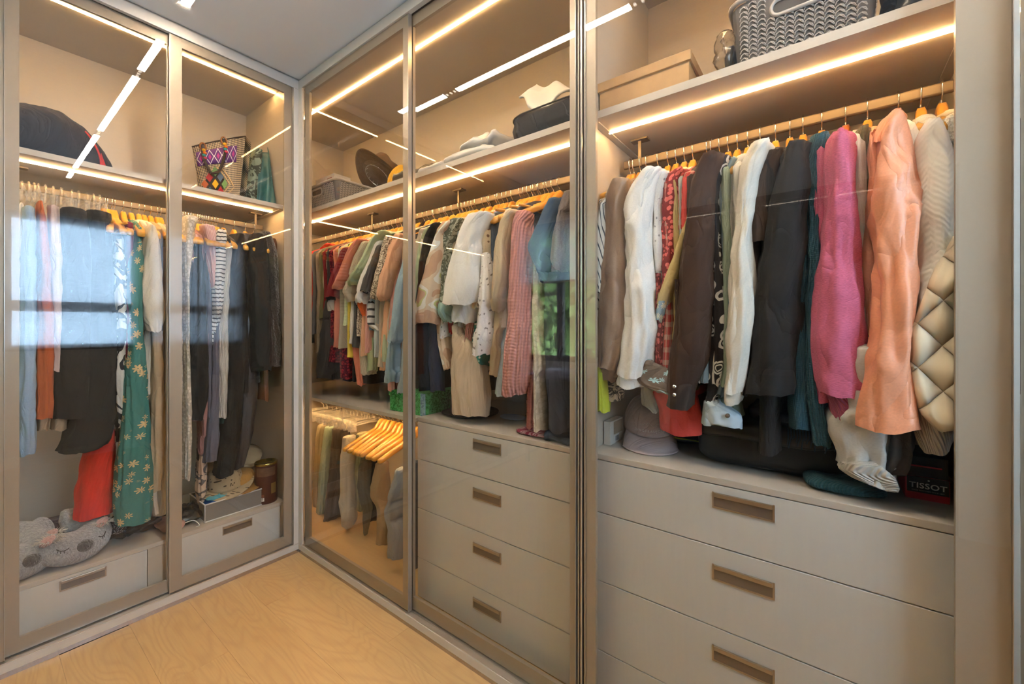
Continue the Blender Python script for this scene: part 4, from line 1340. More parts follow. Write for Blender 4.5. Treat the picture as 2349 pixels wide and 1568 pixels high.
B('blouse', 'blouse', 'ivory blouse with small dark sprigs', 892, fab('print', (0.72, 0.64, 0.50), (0.16, 0.12, 0.09), 0.22), [(545, 884, 906), (580, 875, 900), (620, 866, 894), (660, 856, 886), (686, 853, 876)], 1.165, 0.04)
PC = P_((0.82, 0.46, 0.28))
B('blouse', 'blouse', 'peach linen blouse in the corner run', 902, PC, [(540, 906, 930), (570, 893, 920), (610, 882, 914), (650, 872, 910), (680, 867, 904), (690, 872, 892)], 1.16, 0.045,
  extra=[('body_front', [(690, 884, 916), (760, 880, 908), (820, 874, 896), (848, 872, 890)], 1.215, 0.04, PC)])
B('blouse', 'blouse', 'soft pink blouse beside the door stile', 912, P_((0.76, 0.38, 0.32)), [(555, 916, 934), (620, 904, 932), (700, 897, 924), (800, 894, 918), (894, 894, 916)], 1.205, 0.04)
B('shirt', 'shirt', 'light blue denim shirt behind the door stile', 922, fab('denim', (0.27, 0.38, 0.46)), [(590, 926, 946), (660, 908, 940), (740, 898, 934), (800, 891, 930), (850, 887, 926), (876, 885, 918)], 1.165, 0.045)
B('shirt', 'shirt', 'pale blue grey shirt behind the door stile', 932, P_((0.48, 0.55, 0.58)), [(620, 940, 954), (760, 926, 942), (850, 918, 936), (902, 914, 930)], 1.19, 0.035)
for i, (hu, col, lab) in enumerate(((942, (0.60, 0.52, 0.40), 'sand coloured blouse just right of the door stile'), (952, (0.46, 0.55, 0.36), 'pale green blouse just right of the door stile'),
                       (962, (0.64, 0.56, 0.44), 'oatmeal blouse just right of the door stile'))):
    B('blouse', 'blouse', lab, hu, P_(col), [(528 - 3 * i, 966 + 11 * i, 992 + 10 * i), (560, 954 + 8 * i, 972 + 9 * i), (620, 948 + 7 * i, 962 + 8 * i), (700, 946 + 5 * i, 956 + 6 * i)], 1.20, 0.04)
B('jacket', 'jacket', 'black jacket left of the swirl print blouse', 974, P_((0.015, 0.014, 0.014)), [(516, 992, 1022), (545, 974, 1010), (600, 964, 996), (700, 956, 1000), (800, 953, 1000), (885, 951, 1000)], 1.19, 0.045, hk='black')
B('trousers', 'trousers', 'navy blue trousers below the swirl print blouse', 984, P_((0.018, 0.028, 0.06)), [(700, 986, 1012), (760, 986, 1014), (820, 986, 1018), (896, 990, 1020)], 1.20, 0.04, part='leg_front')
SW = fab('swirl', (0.56, 0.36, 0.24), (0.70, 0.56, 0.42), 0.8)
B('blouse', 'blouse', 'swirl print blouse in beige white and olive', 996, SW, [(512, 1016, 1050), (535, 1002, 1040), (600, 983, 1028), (660, 966, 1020), (715, 953, 1012), (742, 954, 1008)], 1.165, 0.045,
  extra=[('hem_band', [(722, 952, 1010), (742, 953, 1008)], 1.163, 0.047, P_((0.55, 0.36, 0.26)), 0.001, 6), ('body_front', [(742, 1002, 1032), (800, 1010, 1037), (848, 1020, 1038)], 1.21, 0.04, SW)])
B('blouse', 'blouse', 'grey green leaf print blouse with aqua hem', 1012, fab('print', (0.42, 0.46, 0.38), (0.12, 0.14, 0.10), 0.5), [(506, 1034, 1076), (540, 1020, 1056), (600, 1012, 1036), (650, 1010, 1034), (700, 1008, 1034)], 1.185, 0.035,
  extra=[('aqua_hem', [(698, 1007, 1042), (718, 1005, 1040), (738, 1018, 1036)], 1.185, 0.04, P_((0.42, 0.64, 0.58)), 0.002, 8)])
B('top', 'top', 'red ribbon top hanging behind the leaf print blouse', 1022, P_((0.62, 0.02, 0.03)), [(700, 1030, 1040), (740, 1022, 1042), (765, 1026, 1040)], 1.225, 0.03, body=False)
WL = fab('linen', (0.92, 0.91, 0.89))
B('shirt', 'shirt', 'white linen shirt with wide short sleeve', 1040, WL, [(494, 1078, 1132), (520, 1062, 1120), (560, 1048, 1106), (620, 1036, 1104), (660, 1028, 1106), (700, 1021, 1088)], 1.155, 0.038, k=3, amp=0.008,
  extra=[('lower_sleeve', [(668, 1046, 1106), (705, 1043, 1102), (740, 1042, 1094)], 1.19, 0.045, P_((0.74, 0.76, 0.80)), 0.004, 10)])
B('blouse', 'blouse', 'cream dotted blouse right of the white linen shirt', 1062, fab('dots', (0.70, 0.60, 0.45), (0.20, 0.12, 0.08), 1.4), [(500, 1110, 1144), (530, 1104, 1136), (600, 1100, 1128), (650, 1096, 1118), (706, 1086, 1112)], 1.19, 0.04)
EY = fab('eyelet', (0.80, 0.79, 0.80), (0.30, 0.28, 0.28), 1.2)
B('top', 'top', 'white sleeveless dotted top', 1085, EY, [(585, 1106, 1124), (630, 1107, 1134), (720, 1100, 1140), (780, 1092, 1138), (814, 1090, 1132)], 1.17, 0.045, part='body_front', k=4, amp=0.006)
B('trousers', 'trousers', 'beige crinkled wide trousers', 1055, fab('crinkle', (0.62, 0.50, 0.37)), [(748, 1040, 1068), (780, 1039, 1092), (840, 1039, 1116), (900, 1042, 1120), (950, 1044, 1116)], 1.205, 0.045, part='leg_front', body=False, k=6, amp=0.006)
B('skirt', 'skirt', 'teal skirt with white polka dots', 1078, fab('dots', (0.02, 0.20, 0.17), (0.75, 0.78, 0.75), 1.0), [(740, 1090, 1112), (790, 1088, 1130), (836, 1090, 1127)], 1.225, 0.035, part='panel', body=False)
B('scarf', 'scarf', 'brown camouflage scarf hanging beside the teal polka dots', 1070, fab('print', (0.55, 0.46, 0.30), (0.10, 0.06, 0.03), 0.8), [(736, 1062, 1090), (770, 1070, 1092), (810, 1080, 1090)], 1.215, 0.025, part='drape', body=False)
LS = fab('linen', (0.62, 0.50, 0.33))
B('shirt', 'shirt', 'beige linen shirt left of the pink cardigan', 1110, LS, [(488, 1168, 1204), (512, 1150, 1192), (560, 1140, 1184), (640, 1134, 1176), (690, 1129, 1166), (714, 1131, 1152)], 1.165, 0.045,
  extra=[('body_front', [(690, 1140, 1168), (780, 1131, 1164), (860, 1124, 1150)], 1.20, 0.04, LS)])
B('shirt', 'shirt', 'baby blue shirt hem beside the pink cardigan', 1122, P_((0.50, 0.60, 0.66)), [(740, 1156, 1170), (850, 1145, 1166), (906, 1140, 1164)], 1.21, 0.035)
PKC = fab('knit', (0.74, 0.33, 0.29), s=1.1)
B('cardigan', 'cardigan', 'long pink cable knit cardigan', 1140, PKC, [(490, 1186, 1222), (515, 1178, 1222), (600, 1173, 1222), (700, 1169, 1224), (800, 1163, 1226), (880, 1156, 1218), (904, 1155, 1208)], 1.16, 0.05,
  extra=[('front_edge', [(640, 1214, 1230), (800, 1214, 1229), (980, 1210, 1228)], 1.185, 0.03, fab('knit', (0.55, 0.20, 0.19), s=0.9))])
B('dress', 'dress', 'ivory embossed lace dress', 1165, fab('lace', (0.66, 0.60, 0.50), (0.54, 0.48, 0.38), 1.2), [(600, 1226, 1252), (700, 1223, 1252), (800, 1225, 1254), (900, 1225, 1257), (985, 1227, 1260)], 1.18, 0.04, part='skirt', k=4)
B('top', 'top', 'magenta patterned top beside the denim jacket', 1176, fab('print', (0.42, 0.05, 0.14), (0.70, 0.40, 0.45), 0.5), [(540, 1218, 1232), (600, 1220, 1234), (650, 1220, 1232)], 1.205, 0.03)
B('jacket', 'jacket', 'dark blue denim jacket with metal button', 1195, fab('denim', (0.04, 0.075, 0.13)), [(462, 1262, 1304), (490, 1248, 1296), (530, 1228, 1282), (570, 1215, 1276), (600, 1222, 1272), (645, 1240, 1264)], 1.155, 0.045, collar=True, T=0.014)
B('jacket', 'jacket', 'grey brown wool jacket at the right end of the shirt rail', 1235, fab('heather', (0.20, 0.17, 0.16)), [(444, 1294, 1312), (480, 1284, 1316), (540, 1272, 1316), (600, 1266, 1316), (624, 1276, 1312)], 1.15, 0.045, T=0.014)
B('blouse', 'blouse', 'cream blouse sleeve below the grey brown jacket', 1222, P_((0.68, 0.57, 0.44)), [(600, 1266, 1292), (680, 1263, 1292), (712, 1264, 1294)], 1.185, 0.035)
B('jeans', 'jeans', 'dark indigo jeans at the right end of the shirt rail', 1250, fab('denim', (0.018, 0.024, 0.045)), [(630, 1252, 1316), (750, 1252, 1318), (850, 1256, 1320), (930, 1262, 1322), (985, 1266, 1322)], 1.19, 0.05, part='leg_front', T=0.012)
for hu, lab in ((818, 'black trousers hanging low behind the wine red tee'), (844, 'black trousers hanging low behind the coral polo shirt'), (866, 'black skirt hanging low behind the mint polo shirt'),
                (888, 'black trousers hanging low behind the ivory sprig blouse'), (1018, 'black dress hanging low behind the leaf print blouse'), (1100, 'dark brown dress hanging low behind the beige linen shirt')):
    B(lab.split()[1] if lab.split()[1] != 'brown' else 'dress', lab.split()[1] if lab.split()[1] != 'brown' else 'dress', lab, hu, P_((0.02, 0.018, 0.018)), None, hem=0.90, hk=None, Wd=0.15, T=0.012)
# loose empty hangers swung out at the right end of the shirt rail
for i, (u_, yw) in enumerate(((1205, 0.30), (1214, 0.36), (1228, 0.27), (1240, 0.36), (1258, 0.26), (1270, 0.34), (1284, 0.30))):
    hanger('B', srail(u_, 'B'), 'woodbar', -yw, ORD[i] + ' swung out empty wooden hanger counting from the pink cardigan', group='empty hangers at the end of the shirt rail')
for u_ in (812, 832, 846, 856, 880, 1002, 1030, 1098, 1130, 1150, 1160):
    hanger('B', srail(u_, 'B') + 0.012, 'wood', random.uniform(-.1, .1), GLAB['B'][0], group=GLAB['B'][1])

# ================================================================== trousers on the low rail
RL = 0.725
T_ = lambda *a, **k: g('L', *a, **{**dict(rz=RL, hk='clip', body=False, part='leg', b=0.05, c=1.30, crumple=0.004), **k})
T_('trousers', 'trousers', 'cream trousers at the left end of the low rail', 742, P_((0.62, 0.54, 0.36)), [(975, 730, 752), (1010, 725, 748), (1100, 721, 740), (1195, 720, 732)], c=1.33)
T_('jeans', 'jeans', 'mint green jeans on the low rail', 762, fab('denim', (0.36, 0.46, 0.36)), [(980, 746, 768), (1040, 738, 764), (1120, 733, 758), (1180, 728, 748)])
T_('jeans', 'jeans', 'dark brown jeans on the low rail', 788, fab('denim', (0.045, 0.032, 0.024)), [(982, 764, 802), (1060, 759, 800), (1140, 749, 796), (1202, 742, 796)], c=1.32, b=0.07)
T_('trousers', 'trousers', 'pale beige cropped trousers on the low rail', 812, P_((0.66, 0.58, 0.46)), [(1002, 788, 818), (1060, 781, 818), (1140, 780, 816), (1190, 784, 817), (1208, 788, 806)], c=1.26)
T_('trousers', 'trousers', 'khaki trousers on the low rail', 830, P_((0.38, 0.35, 0.20)), [(994, 818, 850), (1080, 818, 846), (1168, 819, 836)], c=1.30)
T_('trousers', 'trousers', 'dark olive draped trousers on the low rail', 842, P_((0.13, 0.12, 0.085)), [(1030, 830, 858), (1080, 824, 852), (1118, 821, 846), (1170, 834, 852), (1225, 834, 842)], c=1.28)
T_('trousers', 'trousers', 'black trousers behind the wooden hangers on the low rail', 870, P_((0.02, 0.018, 0.016)), [(1040, 850, 880), (1120, 848, 878), (1190, 846, 872)], c=1.36, b=0.06)
T_('trousers', 'trousers', 'light brown trousers hanging from a wooden hanger', 886, P_((0.42, 0.29, 0.16)), [(1062, 864, 892), (1110, 853, 893), (1135, 852, 892), (1160, 866, 892), (1200, 868, 894), (1246, 866, 890)], c=1.22, hk=None)
T_('jeans', 'jeans', 'grey washed jeans hanging from a wooden hanger', 912, fab('denim', (0.22, 0.24, 0.26)), [(1076, 906, 934), (1130, 892, 932), (1170, 883, 930), (1210, 893, 930), (1276, 893, 926)], c=1.19, hk=None)
T_('jeans', 'jeans', 'dark blue jeans beside the drawer chest', 945, fab('denim', (0.02, 0.03, 0.06)), [(1060, 936, 962), (1150, 934, 960), (1250, 936, 958), (1312, 938, 957)], c=1.26, hk=None)
for i, u_ in enumerate((876, 884, 893, 903, 915, 924, 934, 946, 958)):
    hanger('L', srail(u_, 'L'), 'wood', random.uniform(-.08, .10), ORD[i] + ' empty wooden hanger from the left on the low rail', RL, GLAB['L'][1])
for u_ in (750, 772, 780, 796, 804, 820, 837, 848, 858):
    hanger('L', srail(u_, 'L'), 'clip', random.uniform(-.1, .1), 'clear plastic clip hanger on the trouser rail', RL, 'clip hangers on the trouser rail')
# ================================================================== skirts and dresses on the left
A_ = lambda *a, **k: g('A', *a, **{**dict(hem=0.75, T=0.015, Wd=0.17, crumple=0.004), **k})
SK = dict(hk='clip', body=False, part='panel', b=0.06)
A_('trousers', 'trousers', 'white trousers at the far left of the dress rail', 34, P_(WHITE), [(470, 44, 54), (600, 43, 53), (800, 42, 52), (1000, 40, 50)], c=2.42, **SK)
A_('trousers', 'trousers', 'light blue trousers at the left of the dress rail', 66, P_((0.32, 0.46, 0.66)), [(480, 52, 80), (600, 50, 82), (800, 46, 80), (900, 42, 80), (1000, 40, 78), (1040, 42, 76)], c=2.37, **SK)
A_('trousers', 'trousers', 'rust orange trousers with pale lining', 88, P_((0.46, 0.12, 0.045)), [(468, 83, 98), (520, 83, 106), (700, 86, 120), (800, 82, 120), (900, 79, 118), (958, 77, 116)], c=2.39,
   extra=[('lining', [(950, 80, 114), (984, 78, 112)], 2.41, 0.045, P_((0.55, 0.42, 0.30)), 0.001, 6)], **SK)
A_('trousers', 'trousers', 'pale pink trousers between the rust trousers and black skirt', 122, P_((0.62, 0.50, 0.48)), [(478, 106, 132), (600, 110, 142), (740, 116, 142), (850, 116, 140)], c=2.41, **SK)
A_('skirt', 'skirt', 'long black skirt left of centre on the dress rail', 165, P_((0.022, 0.02, 0.02)), [(484, 138, 196), (560, 136, 208), (700, 132, 214), (850, 118, 214), (955, 116, 206)], c=2.40, **SK,
   extra=[('lining', [(948, 118, 152), (983, 116, 150)], 2.42, 0.05, P_((0.40, 0.30, 0.20)), 0.001, 6)])
A_('skirt', 'skirt', 'wide black skirt with ruffled hem', 215, P_((0.018, 0.018, 0.019)), [(490, 196, 252), (560, 198, 258), (700, 190, 262), (850, 186, 264), (960, 160, 262), (1010, 140, 250), (1030, 136, 236)], c=2.41, amp=0.008, k=9, **SK)
A_('skirt', 'skirt', 'red gathered skirt low behind the teal dress', 250, fab('crinkle', (0.72, 0.03, 0.02)), [(985, 215, 262), (1010, 200, 262), (1050, 190, 264), (1110, 180, 264), (1178, 172, 262)], c=2.47, amp=0.007, k=9, **{**SK, 'hk': None})
A_('dress', 'dress', 'black and white print dress behind the teal dress', 262, fab('print', (0.66, 0.66, 0.62), (0.02, 0.02, 0.025), 1.6), [(540, 252, 282), (640, 256, 290), (760, 260, 290), (850, 258, 288), (975, 262, 284)], c=2.41, b=0.06, part='skirt', body=False)
A_('dress', 'dress', 'black dress with white polka dots beside the teal dress', 270, fab('dots', (0.02, 0.02, 0.022), (0.75, 0.74, 0.70), 2.6), [(800, 256, 276), (900, 260, 284), (1010, 262, 280)], c=2.44, b=0.05, part='skirt', body=False, hk=None)
A_('top', 'top', 'maroon strappy top behind the teal dress', 282, P_((0.20, 0.02, 0.045)), [(515, 282, 304), (560, 284, 304), (620, 284, 304), (655, 288, 313), (700, 282, 304), (850, 276, 296)], c=2.40, b=0.05, body=False)
TE = fab('floral', (0.055, 0.215, 0.20), (0.70, 0.50, 0.26), 0.66)
A_('dress', 'dress', 'teal green dress with beige flower print', 300, TE, [(545, 312, 324), (590, 298, 328), (640, 291, 328), (720, 294, 324), (780, 294, 326), (850, 288, 332), (950, 282, 340), (1050, 270, 343), (1120, 267, 345), (1196, 268, 343)], c=2.35, b=0.05, part='skirt', amp=0.006, k=6)
CR = P_((0.72, 0.65, 0.54))
A_('shirt', 'shirt', 'cream shirt dress with button tab sleeve', 318, CR, [(520, 334, 356), (555, 327, 362), (620, 321, 368), (680, 319, 374), (730, 325, 374), (760, 336, 364)], c=2.35, b=0.05, collar=True, hem=0.9)
A_('dress', 'dress', 'long white dress right of the teal dress', 330, P_((0.70, 0.66, 0.58)), [(700, 322, 350), (850, 326, 350), (1000, 334, 352), (1120, 338, 358), (1172, 344, 362)], c=2.42, b=0.05, part='skirt')
A_('trousers', 'trousers', 'beige cotton trousers right of the teal dress', 345, P_((0.48, 0.37, 0.24)), [(760, 342, 370), (850, 345, 374), (950, 343, 376), (1050, 340, 372), (1122, 342, 368)], c=2.37, b=0.045, part='leg')
A_('dress', 'dress', 'off white pleated long skirt beside the middle door stile', 360, fab('crinkle', (0.72, 0.67, 0.58)), [(740, 364, 396), (900, 360, 398), (1050, 356, 400), (1172, 346, 402)], c=2.43, b=0.06, part='skirt')
A_('shirt', 'shirt', 'pale lilac shirt beside the middle door stile', 368, P_((0.52, 0.50, 0.60)), [(570, 366, 396), (650, 367, 396), (760, 368, 394)], c=2.40, b=0.05, collar=True, hem=1.0)
for u_ in (238, 246, 255):
    hanger('A', srail(u_, 'A'), 'woodbar', random.uniform(-.05, .25), 'empty honey wooden hanger left of the maroon top', group='empty hangers left of the maroon top')
for u_ in (50, 78, 104, 140, 180, 200, 228):
    hanger('A', srail(u_, 'A'), 'clip', random.uniform(-.1, .1), 'clear plastic clip hanger on the dress rail', group='clip hangers on the dress rail')
# behind the second door
A_('dress', 'dress', 'white lace dress right of the middle door stile', 398, fab('lace', (0.72, 0.68, 0.62), (0.5, 0.46, 0.4), 1.1), [(500, 420, 452), (550, 416, 442), (640, 416, 434), (760, 416, 434), (880, 417, 436), (960, 416, 438), (1060, 415, 436), (1096, 415, 434)], c=2.36, b=0.05, part='skirt')
A_('top', 'top', 'black top with wide hem right of the white lace dress', 410, P_((0.016, 0.016, 0.017)), [(560, 436, 462), (700, 432, 470), (800, 427, 476), (900, 425, 478), (960, 429, 466)], c=2.40, b=0.05, body=True)
A_('blouse', 'blouse', 'pink striped blouse behind the second door', 424, fab('stripe_v', (0.62, 0.36, 0.36), (0.74, 0.62, 0.58), 0.5), [(520, 460, 492), (560, 466, 494), (620, 472, 496), (660, 476, 494)], c=2.39, b=0.05)
A_('dress', 'dress', 'dusty pink crinkled dress behind the second door', 436, fab('crinkle', (0.42, 0.22, 0.21)), [(660, 470, 486), (800, 458, 478), (900, 454, 478), (960, 453, 474), (1040, 456, 470)], c=2.42, b=0.05, part='skirt')
A_('skirt', 'skirt', 'beige and grey leaf print skirt behind the second door', 446, fab('print', (0.55, 0.42, 0.32), (0.12, 0.11, 0.11), 0.9), [(960, 454, 472), (1060, 452, 474), (1120, 450, 472), (1150, 451, 466)], c=2.44, b=0.04, part='skirt', body=False, hk=None)
A_('dress', 'dress', 'slate grey blue dress behind the second door', 456, P_((0.12, 0.125, 0.17)), [(600, 496, 512), (790, 478, 500), (900, 475, 500), (1000, 467, 500), (1056, 464, 494)], c=2.40, b=0.05, part='skirt')
A_('shirt', 'shirt', 'white shirt with black striped sleeve', 466, fab('stripe_h', (0.72, 0.70, 0.68), (0.03, 0.03, 0.035), 0.9), [(530, 494, 520), (580, 488, 516), (640, 484, 512), (700, 486, 508), (762, 486, 498)], c=2.37, b=0.045)
A_('sweater', 'sweater', 'white ribbed knit sleeve behind the second door', 476, fab('knit', (0.74, 0.71, 0.66), s=0.5), [(560, 512, 532), (660, 502, 524), (780, 494, 520), (860, 496, 520), (956, 498, 517)], c=2.39, b=0.04)
A_('top', 'top', 'dark green velvet top below the white knit sleeve', 484, P_((0.03, 0.06, 0.045)), [(860, 498, 520), (930, 496, 519), (968, 496, 516)], c=2.42, b=0.04)
A_('dress', 'dress', 'long black dress left of the black coats', 498, P_((0.013, 0.013, 0.014)), [(540, 528, 560), (620, 520, 560), (800, 516, 560), (900, 514, 556), (1000, 506, 548), (1088, 490, 530)], c=2.40, b=0.06, part='skirt', T=0.016)
A_('dress', 'dress', 'charcoal silk dress beside the black coats', 512, fab('satin', (0.03, 0.027, 0.03)), [(540, 545, 580), (640, 540, 590), (800, 545, 596), (900, 540, 588), (1000, 530, 575), (1070, 524, 556)], c=2.43, b=0.06, part='skirt', T=0.016)
A_('coat', 'coat', 'black wool coat with turned collar at the right of the dress rail', 536, P_((0.016, 0.015, 0.015)), [(540, 572, 606), (580, 566, 614), (660, 568, 618), (760, 572, 620), (850, 574, 618)], c=2.36, b=0.055, collar=True, hem=0.85, T=0.02)
A_('coat', 'coat', 'black brown coat with fur collar at the right end of the dress rail', 562, fab('fur', (0.03, 0.022, 0.018)), [(535, 592, 622), (580, 600, 634), (680, 604, 640), (780, 606, 642), (840, 600, 640)], c=2.38, b=0.055, collar=True, hem=0.9, T=0.02)
A_('coat', 'coat', 'copper brown satin coat against the wardrobe side', 582, fab('satin', (0.14, 0.05, 0.02)), [(550, 612, 632), (600, 624, 640), (700, 630, 644), (830, 630, 645)], c=2.44, b=0.05, hem=0.8, T=0.016)
for u_ in (404, 417, 430, 441, 451, 461, 471, 490):
    hanger('A', srail(u_, 'A'), 'wood', random.uniform(-.1, .1), GLAB['A'][0], group=GLAB['A'][1])
# ================================================================== shelf and drawer-top things
def xf(V_, loc, rot=(0, 0, 0)):
    from mathutils import Euler
    m_ = Euler(rot, 'XYZ').to_matrix()
    return [tuple(m_ @ Vector(v) + Vector(loc)) for v in V_]


def lathe(prof, n=32, wob=None):
    v, f = [], []
    for i, (r, z) in enumerate(prof):
        for k in range(n):
            th = 2 * math.pi * k / n
            dz = wob(th, i / (len(prof) - 1)) if wob else 0
            v.append((r * math.cos(th), r * math.sin(th), z + dz))
    for i in range(len(prof) - 1):
        for k in range(n):
            l = (k + 1) % n
            f.append((i * n + k, i * n + l, (i + 1) * n + l, (i + 1) * n + k))
    if prof[0][0] > 1e-5: f.append(tuple(range(n))[::-1])
    if prof[-1][0] > 1e-5: f.append(tuple((len(prof) - 1) * n + k for k in range(n)))
    return v, f


def blob(hx, hy, hz, ex=0.7, ez=0.7, wr=0.006, seed=0, fr=9, nu=36, nv=20, flat=True):
    """superellipsoid with wrinkles; base at z=0"""
    v, f = [], []
    sp = lambda a, e: math.copysign(abs(a) ** e, a)
    for i in range(nv + 1):
        ph = -math.pi / 2 + math.pi * i / nv
        for k in range(nu):
            th = 2 * math.pi * k / nu
            x = hx * sp(math.cos(ph), ez) * sp(math.cos(th), ex)
            y = hy * sp(math.cos(ph), ez) * sp(math.sin(th), ex)
            z = hz * sp(math.sin(ph), ez)
            q = mnoise.noise(Vector((x * fr + seed * 5, y * fr, z * fr + seed)))
            q2 = mnoise.noise(Vector((x * fr * 2.3 + seed * 5, y * fr * 2.3 + 7, z * fr * 2.3)))
            r = wr * (1 - 3.0 * abs(q) - 1.5 * abs(q2))
            d = Vector((x / hx ** 2, y / hy ** 2, z / hz ** 2))
            if d.length > 0: d.normalize()
            p = Vector((x, y, z)) + d * r
            p.z += hz
            if flat and p.z < 0.0: p.z = 0.0
            v.append(p)
    for i in range(nv):
        for k in range(nu):
            l = (k + 1) % nu
            f.append((i * nu + k, i * nu + l, (i + 1) * nu + l, (i + 1) * nu + k))
    return v, f


def uvp(V_):
    return [(p[0] + p[1], p[2] + 0.3 * p[1]) for p in V_]


def put(name, vf, mat, parent=None, loc=(0, 0, 0), rot=(0, 0, 0), smooth=True):
    V_ = xf(vf[0], loc, rot)
    return mesh(name, V_, vf[1], mat, parent, uv=uvp(V_), smooth=smooth)


ZS = Z_SH1            # top of the upper shelves
ZC = 0.815            # top of the drawer chests
ZA = 0.262            # top of the low drawers

# ---- duffel bag
db = thing('duffel_bag', 'dark navy duffel bag with red piping on the left shelf', 'bag', (0.05, 2.56, ZS))
prof = [(-150, 300), (-60, 240), (43, 238), (110, 250), (175, 275), (192, 284), (212, 308), (240, 345), (256, 366), (263, 384)]
st = []
for u_, v_ in prof:
    p = ony(u_, v_, 2.50)
    st.append((p.x, max(0.012, p.z - ZS)))
xs = np.linspace(st[0][0], st[-1][0], 44)
hs = np.interp(xs, [q[0] for q in st], [q[1] for q in st])
V_, F_ = [], []
for i, (x_, h_) in enumerate(zip(xs, hs)):
    t = i / 43
    hd = 0.19 * min(1, (1 - t) * 2.2 + 0.25) * min(1, t * 4 + 0.3)
    for k in range(32):
        th = 2 * math.pi * k / 32
        c, s = math.cos(th), math.sin(th)
        yy = 2.55 + hd * math.copysign(abs(c) ** .75, c)
        zz = ZS + h_ / 2 + h_ / 2 * math.copysign(abs(s) ** .75, s)
        q = mnoise.noise(Vector((x_ * 7, yy * 7, zz * 8)))
        sc = 1 - 0.10 * abs(q) - 0.05 * abs(mnoise.noise(Vector((x_ * 17, yy * 15, zz * 19 + 3))))
        V_.append((x_, 2.55 + (yy - 2.55) * sc, ZS + max(0.0, (zz - ZS) * sc)))
for i in range(43):
    for k in range(32):
        l = (k + 1) % 32
        F_.append((i * 32 + k, i * 32 + l, (i + 1) * 32 + l, (i + 1) * 32 + k))
F_ += [tuple(range(32))[::-1], tuple(43 * 32 + k for k in range(32))]
M['navy'] = fab('plain', (0.028, 0.03, 0.042), rough=0.6)
mesh('bag_body', V_, F_, M['navy'], db, uv=uvp(V_))
M['red'] = fab('plain', (0.62, 0.03, 0.03), rough=0.5)
pp = [ony(u_, v_, y_) for u_, v_, y_ in ((188, 296, 2.46), (200, 306, 2.41), (212, 322, 2.38), (223, 343, 2.362), (230, 362, 2.355), (232, 378, 2.352))]
v, f = tubepts(catmull(pp, 5), 0.0035, 8)
mesh('piping', v, f, M['red'], db)
wv = [ony(u_, v_, 2.352) for u_, v_ in ((232, 350), (243, 380), (231, 378))]
mesh('red_gusset', [tuple(p) for p in wv] + [tuple(p + Vector((0.0, 0.012, 0))) for p in wv], [(0, 1, 2), (5, 4, 3), (0, 3, 4, 1), (1, 4, 5, 2), (2, 5, 3, 0)], M['red'], db, smooth=False)

# ---- woven tote with beaded handles and diamond patches
m, nt, b = new_mat('woven fibre')
tc = N(nt, 'ShaderNodeTexCoord')
mp = N(nt, 'ShaderNodeMapping'); mp.inputs['Rotation'].default_value = (0, 0, 0.7); L(nt, tc.outputs['UV'], mp.inputs[0])
ck = N(nt, 'ShaderNodeTexChecker'); ck.inputs['Scale'].default_value = 190
ck.inputs[1].default_value = (0.025, 0.018, 0.014, 1); ck.inputs[2].default_value = (0.55, 0.40, 0.23, 1)
L(nt, mp.outputs[0], ck.inputs[0]); L(nt, ck.outputs[0], b.inputs['Base Color'])
add_bump(nt, b, ck.outputs[1], 0.5, 0.002)
M['woven'] = m
m, nt, b = new_mat('purple zigzag band')
tc = N(nt, 'ShaderNodeTexCoord'); sep = N(nt, 'ShaderNodeSeparateXYZ'); L(nt, tc.outputs['UV'], sep.inputs[0])
fr = math_node(nt, 'ABSOLUTE', math_node(nt, 'SUBTRACT', math_node(nt, 'FRACT', math_node(nt, 'MULTIPLY', sep.outputs[0], 5.0)), 0.5))
fv = math_node(nt, 'ABSOLUTE', math_node(nt, 'SUBTRACT', sep.outputs[1], 0.5))
dd = math_node(nt, 'ABSOLUTE', math_node(nt, 'SUBTRACT', math_node(nt, 'ADD', fr, fv), 0.47))
c_ = mixc(nt, math_node(nt, 'LESS_THAN', math_node(nt, 'ADD', fr, fv), 0.2), (0.10, 0.015, 0.16), (0.45, 0.02, 0.22))
c_ = mixc(nt, math_node(nt, 'LESS_THAN', dd, 0.045), c_, (0.70, 0.64, 0.62))
L(nt, c_, b.inputs['Base Color']); b.inputs['Roughness'].default_value = 0.8
M['zig'] = m
tb = thing('tote_bag', 'woven black and cream tote with purple band and coloured diamonds', 'bag', (0.8, 2.5, ZS))
TL, TR, BR_, BL = ony(452, 340, 2.52), ony(573, 316, 2.44), ony(558, 449, 2.43), ony(470, 434, 2.49)
BL.z = BR_.z = ZS


def tote(s, t, d=0.0):
    """s across 0..1, t up 0..1, d depth behind the front"""
    p = BL.lerp(BR_, s).lerp(TL.lerp(TR, s), t)
    bul = 0.035 * math.sin(math.pi * s) ** 0.6 * (0.4 + 0.6 * math.sin(math.pi * (0.15 + 0.7 * t)))
    return p + Vector((0.35 * d, d, 0)) + Vector((-0.02, -bul, 0)) * (1 if d < 0.03 else -0.4)


V_, F_, UV_ = [], [], []
NS, NT = 18, 16
for side in (0, 1):
    for j in range(NT + 1):
        for i in range(NS + 1):
            V_.append(tuple(tote(i / NS, j / NT, 0.11 * side * (1 - 0.45 * j / NT)))); UV_.append((i / NS * 0.25, j / NT * 0.25))
W1 = (NS + 1) * (NT + 1)
for side in (0, 1):
    for j in range(NT):
        for i in range(NS):
            a_ = side * W1 + j * (NS + 1) + i
            q = (a_, a_ + 1, a_ + NS + 2, a_ + NS + 1)
            F_.append(q if side == 0 else q[::-1])
for j in range(NT):
    for i in (0, NS):
        a_ = j * (NS + 1) + i
        F_.append((a_, a_ + NS + 1, W1 + a_ + NS + 1, W1 + a_))
for i in range(NS):
    F_.append((i, W1 + i, W1 + i + 1, i + 1))
mesh('bag_body', V_, F_, M['woven'], tb, uv=UV_)


